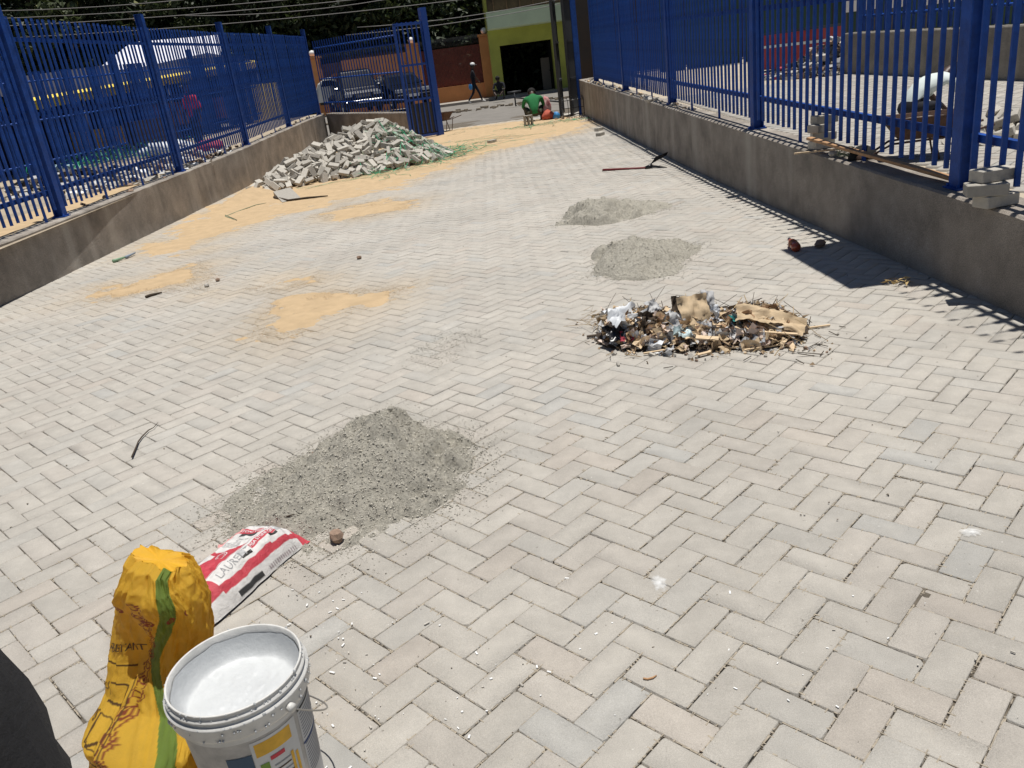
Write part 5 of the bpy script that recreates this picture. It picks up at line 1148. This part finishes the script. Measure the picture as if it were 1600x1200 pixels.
# red kiosk
p0 = onf(1184, 112, zr); p1 = onf(1278, 108, zr); M_kiosk = mat('red_painted_sheet', (.33, .035, .035), rough=.6, var=.1, scale=4)
root = empty('kiosk', p0, 'low red kiosk wall with a white band seen through the right fence', 'kiosk'); dz = p1-p0; dz.z = 0; Lk = dz.length; R = Rz(math.atan2(dz.y, dz.x))
def kp(nm, c, dd, m): b = MB(); b.box(R@Vector(c), dd, m, R); b.build(nm, root)
Hk = .85
kp('lower_panel', (Lk/2, .3, .21), (Lk, .6, .38), M_kiosk); kp('band', (Lk/2, .295, .425), (Lk, .61, .045), M_white); kp('upper_panel', (Lk/2, .3, .54), (Lk, .6, .18), M_kiosk); kp('ledge', (Lk/2, .28, .655), (Lk+.1, .7, .045), M_darkgrey)
# green hoarding behind
hp = atY(1010, 60, 24.); b = MB(); root = empty('hoarding', (4.5, 20.5, zr(0, 20)), 'dark green sheet hoarding behind the red kiosk in the right yard', 'fence')
M_dg = mat('dark_green_sheet', (.012, .045, .03), rough=.6, var=.2, scale=2)
for k in range(22): b = MB(); b.box((k*.62+.3, .02*(k % 2)-k*.20, 1.5), (.61, .03, 3.0), M_dg, Rz(-.31)); b.build('panel', root)
# debris and stone piles in the right yard
def rubble_pile(name, label, g, rx, ry, h, N, ms, smin, smax, base):
    b = MB()
    for k in range(N):
        q = random.random()*6.28; r = math.sqrt(random.random()); x = g.x+rx*r*math.cos(q); y = g.y+ry*r*math.sin(q); z = base(x, y)+h*(1-r)*random.uniform(.4, 1)
        s_ = random.uniform(smin, smax); b.box((x, y, z), (s_*random.uniform(1, 2), s_, s_*.7), random.choice(ms), Rz(random.random()*3)@Rx(random.gauss(0, .7)))
    o = b.build(name); return tag(o, label, 'rubble', kind='stuff')
rubble_pile('rubble', 'dark pile of branches, sheets and rubble right of the red kiosk', onf(1300, 112, zr), .95, .7, .62, 460, [M_darkgrey, M_twig, M_stone, M_stone, M_clay, M_greyp], .03, .10, zr)
rubble_pile('rubble', 'low spread of rubble in front of the red kiosk', onf(1235, 118, zr), .8, .4, .2, 160, [M_greyp, M_stone, M_twig, M_redp], .02, .07, zr)
PBk = onf(1566, 214, zr)
for k in range(34):
    q = random.random()*6.28; r = random.random()**.6; x = PBk.x+.42*r*math.cos(q); y = PBk.y+.35*r*math.sin(q); z = zr(x, y)+.03+.22*(1-r)*random.random()
    o = link('loose_paver', BRICK, None, (x, y, z), rot=(random.gauss(0, .5), random.gauss(0, .4), random.random()*3)); tag(o, 'grey paver in the pile right of the thick post behind the right fence', 'paver', 'pavers piled behind the right fence')
b = MB()
for k in range(220):
    t = random.random(); p = yw[0].lerp(yw[1]+d*2, t); s_ = random.uniform(.015, .06); b.box((p.x+random.gauss(0, .05)-.05, p.y-.05+random.gauss(0, .06), zr(0, p.y)+s_*.3), (s_, s_*.8, s_*.7), M_stone, Rz(random.random()*3)@Rx(random.random()))
o = b.build('stones'); tag(o, 'line of small stones along the foot of the yard wall', 'stones', kind='stuff')
# coloured stalls and signs behind the yard fence
M_sign = mat('white_sign', (.75, .74, .70), rough=.6, col2=(.6, .62, .68), scale=2); M_yel = mat('yellow_paint', (.90, .68, .08), rough=.6); M_redw = mat('red_paint', (.5, .03, .04), rough=.6)
for k, (px_, Y, w_, h_, m, lab) in enumerate(((1345, 19, .7, 1.8, M_sign, 'narrow white banner with red top behind the yard fence, leftmost'), (1405, 17.5, .35, 1.9, M_sign, 'white upright banner behind the yard fence right of the leftmost one'), (1480, 16, .9, 1.6, M_sign, 'wide white sheet behind the yard fence above the crouching person'), (1578, 14.5, .9, 1.9, M_sign, 'white banner with yellow top behind the yard fence at the right edge'))):
    p = atY(px_, 40, Y); z0 = zr(0, Y); root = empty('banner', (p.x, p.y, z0), lab, 'banner'); b = MB(); b.box((0, 0, .8+h_/2), (w_, .05, h_), m); b.build('sheet', root); b = MB(); b.box((0, -.04, .8+h_*.82), (w_*.9, .03, h_*.14), M_redw if k < 3 else M_yel); b.build('stripe', root); b = MB()
    for sx in (-.45, .45): b.tube([(w_*sx, .03, 0), (w_*sx, .03, .8+h_)], .03, M_darkgrey, 6)
    b.build('pole', root)
b = MB(); b.box((15, 24, 2.0), (24, .3, 4.6), mat('dark_stall_backs', (.05, .05, .05), rough=.9, col2=(.09, .06, .04), scale=.6)); o = b.build('stall_backdrop'); tag(o, 'long dark timber back wall of stalls beyond the right yard', 'wall')

# ================================================================== LEFT YARD
M_navy = mat('navy_tarpaulin', (.012, .02, .07), rough=.6, var=.3, scale=3); M_tarp = mat('dark_tarpaulin', (.02, .02, .035), rough=.8, var=.4, scale=1.6)
def quadwall(name, label, cat, pa, pb, h0, h1, m, th=.06, parent=None):
    d = pb-pa; d.z = 0; R = Rz(math.atan2(d.y, d.x)); c = (pa+pb)/2; b = MB(); b.box(R@Vector((0, 0, 0)), (d.length, th, h1-h0), m, R); o = b.build(name, parent, loc=(c.x, c.y, (h0+h1)/2) if not parent else None)
    if label: tag(o, label, cat)
    return o
pa, pb = atY(38, 165, 17.), atY(398, 100, 27.); root = empty('market_stall', (pa.x, pa.y, zl(0, 17)), 'long dark blue stall with yellow edge beam seen through the left fence', 'stall'); O = root.location
b = MB(); dd = (pb-pa); R = Matrix.Rotation(math.atan2(dd.y, dd.x), 3, 'Z') @ Ry(-math.asin(dd.normalized().z)); b.box((pa+pb)/2-O, (dd.length, .12, .20), M_yel, R @ Rx(.5)); b.build('edge_beam', root)
b = MB(); nrm = Vector((-dd.y, dd.x, 0)).normalized(); bk = nrm*1.6
zb = zl(0, 20)-.3
b.add([pa-O+bk+Vector((0, 0, -.1)), pb-O+bk+Vector((0, 0, -.1)), Vector((pb.x, pb.y, zb))-O+bk, Vector((pa.x, pa.y, zb))-O+bk], [(0, 1, 2, 3), (3, 2, 1, 0)], M_navy); b.build('back_sheet', root)
b = MB(); b.add([pa-O+Vector((0, 0, .06)), pb-O+Vector((0, 0, .06)), pb-O+bk+Vector((0, 0, .5)), pa-O+bk+Vector((0, 0, .5)), pa-O+Vector((0, 0, .10)), pb-O+Vector((0, 0, .10)), pb-O+bk+Vector((0, 0, .54)), pa-O+bk+Vector((0, 0, .54))], [(0, 1, 2, 3), (7, 6, 5, 4), (0, 4, 5, 1), (2, 6, 7, 3)], M_tarp); b.build('roof', root)
for k in range(7):
    p = pa.lerp(pb, k/6); b = MB(); b.tube([Vector((p.x, p.y, zb))-O, p-O], .04, M_navy, 6); b.build('post', root)
quadwall('tarpaulin', 'orange brown tarpaulin hanging above the yellow edge beam behind the left fence', 'tarpaulin', atY(225, 134, 20.8)+Vector((-.15, .2, 0)), atY(352, 112, 24.5)+Vector((-.15, .2, 0)), 1.2, 1.75, mat('orange_brown_tarpaulin', (.24, .08, .025), rough=.8, var=.5, scale=2))
# white tent
ta, tb = atY(172, 110, 21.5), atY(346, 97, 27.); tt = [atY(205, 66, 25.0), atY(345, 54, 30.5)]
b = MB(); off_ = Vector((-1.6, 2.6, .2)); M_tent = mat('white_tent_fabric', (.78, .78, .84), rough=.7, var=.06, scale=1.5)
V_ = [ta, tb, tt[1], tt[0], ta+off_*1.6-Vector((0, 0, .3)), tb+off_*1.6-Vector((0, 0, .3))]; b.add(V_, [(0, 1, 2, 3), (3, 2, 5, 4), (0, 3, 4), (1, 5, 2)], M_tent)
root = empty('tent', (ta.x, ta.y, zl(0, 24)), 'white pitched tent roof rising above the blue stall behind the left fence', 'tent'); o = b.build('canopy', root); o.location = -root.location
for p in V_[:2]+V_[4:]: b = MB(); b.tube([p-root.location, Vector((p.x, p.y, .5))-root.location], .04, M_darkgrey, 6); b.build('pole', root)
for x0, x1, yy0, yy1, Y, m, nm, lab, ct in ((118, 210, 200, 222, 19.5, mat('orange_yellow_sheet', (.85, .52, .05), rough=.6, var=.15), 'counter', 'orange yellow counter panel under the blue stall behind the left fence', 'counter'), (206, 268, 186, 216, 19.0, mat('brown_blanket', (.035, .022, .025), rough=.95, var=.2), 'blanket', 'dark brown blanket hanging right of the orange counter', 'blanket'), (392, 440, 130, 195, 26.5, M_yel, 'counter', 'yellow slatted panel at the far end of the stalls behind the left fence', 'panel')):
    p = atY(x0, yy1, Y); q = atY(x1, yy1-(x1-x0)*.13, Y+1.2); zt = atY((x0+x1)/2, yy0, Y+.5).z; h0 = min(p.z, q.z)-.2; quadwall(nm, lab, ct, p, q, h0, zt, m, .3)
p, q = onf(-40, 262, lambda x, y: .95), onf(265, 211, lambda x, y: .95)
wall('garden_wall', 'low grey wall with a white cap behind the left fence', [(p.x-6, p.y-.8), (p.x, p.y), (q.x, q.y)], lambda x, y: .93, .2, -1, .2, M_w2)
b = MB(); d_ = q-p; b.box((p+q)/2+Vector((-.05, .12, .0)), (d_.length+.1, .26, .035), M_white, Rz(math.atan2(d_.y, d_.x))); o = b.build('coping'); tag(o, 'white coping strip on the low grey wall behind the left fence', 'coping')
# second blue fence inside left yard
root = empty('palisade_fence', (-10, 18, zl(0, 18)), 'second blue fence farther back between the stalls and the left fence', 'fence'); O = root.location
pa, pb = Vector((-9.2, 13.0, 0)), Vector((-6.4, 26.0, 0)); n = 100
for k in range(n):
    p = pa.lerp(pb, k/n); z0 = zl(0, p.y); b = MB(); big = k % 25 == 0; b.box(Vector((p.x, p.y, z0+(1.05 if big else .98)))-O, (.1 if big else .03, .1 if big else .05, 2.1 if big else 1.8), M_blue); b.build('post' if big else 'picket', root)
for h in (.25, 1.0, 1.7): b = MB(); b.tube([Vector((pa.x, pa.y, zl(0, pa.y)+h))-O, Vector((pb.x, pb.y, zl(0, pb.y)+h))-O], .02, M_blue, 4); b.build('rail', root)
rubble_pile('rubble', 'pale stones and debris on the ground just behind the left fence', onf(250, 262, zl), 1.0, 3.2, .10, 420, [M_stone, M_stone, M_white, M_clay, M_twig], .02, .10, zl)
rubble_pile('rubble', 'dark heap of branches and scraps behind the left fence near the thick post', onf(110, 285, zl), 1.3, 1.6, .25, 320, [M_twig, M_dark, M_stone, M_greyp], .02, .10, zl)
tangle('netting', 'teal netting heaped behind the left fence', [(150, 258), (190, 250), (120, 262), (210, 243)], 150, .4, .30, zl, .008, ms=(mat('teal_net', (.02, .18, .14), rough=.6), M_green_strap, M_darkgrey), L=.8)
cloth_lump('cloth', 'pink red cloth on the ground by the farther posts of the left fence', 'cloth', onf(328, 235, zl), .6, .25, .4, M_redp, 3)
cloth_lump('plastic_sheet', 'white plastic sheeting on the ground near the red cloth behind the left fence', 'sheet', onf(262, 240, zl), 1.1, .3, .5, M_paper, 5)
cloth_lump('plastic_sheet', 'pale blue sheet lying low behind the first post of the left fence', 'sheet', onf(92, 268, zl), .7, .16, .4, mat('pale_blue_sheet', (.3, .42, .5), rough=.5), 9)
patch('sand', [(wl_x(7)-.3, 6), (wl_x(7)-1.3, 6), (wl_x(12)-1.0, 12), (wl_x(12)-.3, 12.5)], .08, lambda X, Y, D: np.clip(D*.1, -.03, .02)+.01*npn(X, Y, 2), M_sand, base=zl)

# ================================================================== TREES
def crown_mesh(seed, R, H, N, lo, s0=.16, s1=.30):
    r = np.random.default_rng(seed); nc = 46
    th = r.uniform(0, 6.28, nc); zz = r.uniform(0, 1, nc); rr = R*np.sqrt(r.uniform(.15, 1, nc))*np.sin(np.pi*np.clip(zz*.85+.12, 0, 1))**.5
    C = np.c_[rr*np.cos(th), rr*np.sin(th), lo+zz*H]; cr = r.uniform(.5, 1.25, nc)
    k = r.integers(nc, size=N); d = r.normal(0, 1, (N, 3)); d /= np.linalg.norm(d, axis=1)[:, None]; P = C[k]+d*(cr[k]*r.uniform(.55, 1.05, N))[:, None]*np.array([1, 1, .75])
    s = r.uniform(s0, s1, N)[:, None]; a = r.normal(0, 1, (N, 3)); a /= np.linalg.norm(a, axis=1)[:, None]; b_ = np.cross(a, r.normal(0, 1, (N, 3))); b_ /= np.linalg.norm(b_, axis=1)[:, None]
    V = np.stack([P-a*s, P+b_*s*.42, P+a*s, P-b_*s*.42], 1).reshape(-1, 3); F = np.arange(N*4).reshape(-1, 4)
    base = np.array([[.024, .040, .013], [.036, .054, .017], [.018, .030, .011], [.055, .074, .024]]); cl = base[r.integers(4, size=nc)][k]*r.uniform(.7, 1.3, (N, 1))
    yl = r.random(N) < .015; cl[yl] = [.25, .26, .09]
    return np_mesh('crown', V, F, [M_leaf], fcols=cl)
CV = [crown_mesh(s_, 3.0, 6.5, 17000, 1.3, .09, .19) for s_ in (1, 2, 3)]
def trunk_mesh(seed):
    rnd = random.Random(seed); b = MB(); b.tube([(0, 0, -.3), (.05, .02, 1), (rnd.uniform(-.2, .2), .1, 2.6), (rnd.uniform(-.4, .4), .2, 5.5)], [.26, .2, .16, .07], M_bark, 9)
    for k in range(7):
        q = rnd.uniform(0, 6.28); z = rnd.uniform(1.6, 4.2); b.tube([(0, .05, z), (math.cos(q)*.9, math.sin(q)*.9, z+.8), (math.cos(q)*2.1, math.sin(q)*2.1, z+1.9)], [.09, .06, .02], M_bark, 6)
    return b.mesh('trunk')
TV = [trunk_mesh(s_) for s_ in (1, 2, 3)]
TL = []
for k in range(13): TL.append((-30+k*3.0+random.uniform(-.4, .4), 48.5+random.uniform(-1, 1), random.uniform(1.0, 1.2)))
for k in range(14): TL.append((-38+k*3.3+random.uniform(-.5, .5), 53.5+random.uniform(-1, 1), random.uniform(1.25, 1.5)))
for k in range(9): TL.append((9+k*3.2, 31+k*.2+random.uniform(-1, 1), random.uniform(1.0, 1.25)))
for k in range(6): TL.append((-33+k*3.4, 33+k*2.2, random.uniform(1.0, 1.2)))
for i, (x, y, s_) in enumerate(TL):
    where = 'dark leafy tree in the first row behind the orange wall' if i < 13 else 'tall dark tree in the back row beyond the orange wall' if i < 27 else 'dark tree beyond the stalls of the right yard' if i < 36 else 'dark tree behind the stalls and tent on the left'
    root = empty('tree', (x, y, G(x, y) if y > 24 else .8), where, 'tree', 'trees ' + ('in the first row behind the orange wall' if i < 13 else 'in the back row beyond the orange wall' if i < 27 else 'beyond the right yard' if i < 36 else 'behind the left stalls'), random.uniform(0, 6.28)); root.scale = (s_,)*3
    link('crown', CV[i % 3], root); link('trunk', TV[i % 3], root)
# hedge mass filling under the crowns
r = np.random.default_rng(5); N = 26000; P = np.c_[r.uniform(-34, 8, N), r.normal(46.2, .7, N), r.uniform(.2, 5.2, N)]; s = r.uniform(.12, .26, N)[:, None]; a = r.normal(0, 1, (N, 3)); a /= np.linalg.norm(a, axis=1)[:, None]; b_ = np.cross(a, r.normal(0, 1, (N, 3))); b_ /= np.linalg.norm(b_, axis=1)[:, None]
V = np.stack([P-a*s, P+b_*s*.4, P+a*s, P-b_*s*.4], 1).reshape(-1, 3); cl = np.array([[.03, .05, .018], [.022, .036, .013], [.05, .07, .022]])[r.integers(3, size=N)]*r.uniform(.7, 1.3, (N, 1))
o = link('hedge', np_mesh('hedge', V, np.arange(N*4).reshape(-1, 4), [M_leaf], fcols=cl)); tag(o, 'dense dark hedge growing behind the orange wall', 'hedge', kind='stuff')
b = MB(); b.box((-14, 60, 7), (90, .4, 15), mat('dark_hillside', (.012, .018, .008), rough=1, col2=(.03, .045, .015), scale=.7)); o = b.build('wooded_slope'); tag(o, kind='structure')
# ================================================================== OVERHEAD WIRES
WR = [((0, 17), (262, 2), 'thin overhead cable, topmost at the upper left'), ((0, 29), (400, 4), 'thin overhead cable, second from the top at the upper left'), ((100, 36), (520, 3), 'thin overhead cable crossing above the left fence tops'), ((280, 43), (700, 2), 'thin overhead cable above the far end of the left fence'), ((672, 41), (890, 3), 'thin dark cable crossing in front of the pale green fascia'), ((672, 33), (860, 2), 'thin cable just above the one crossing the green fascia'), ((400, 22), (580, 3), 'thin overhead cable between the trees at top left of centre')]
for k, (a, c, lab) in enumerate(WR):
    A_, B_ = atY(*a, 33+k*.2), atY(*c, 33+k*.2); e = (B_-A_); A_ = A_-e*.6; B_ = B_+e*.6; b = MB(); pts = [A_.lerp(B_, t)-Vector((0, 0, .25*(1-(2*t-1)**2)-.20)) for t in np.linspace(0, 1, 14)]; b.tube(pts, .013, mat('cable_grey', (.20, .19, .18), rough=.6), 5); o = b.build('overhead_cable'); tag(o, lab, 'cable', 'overhead cables')
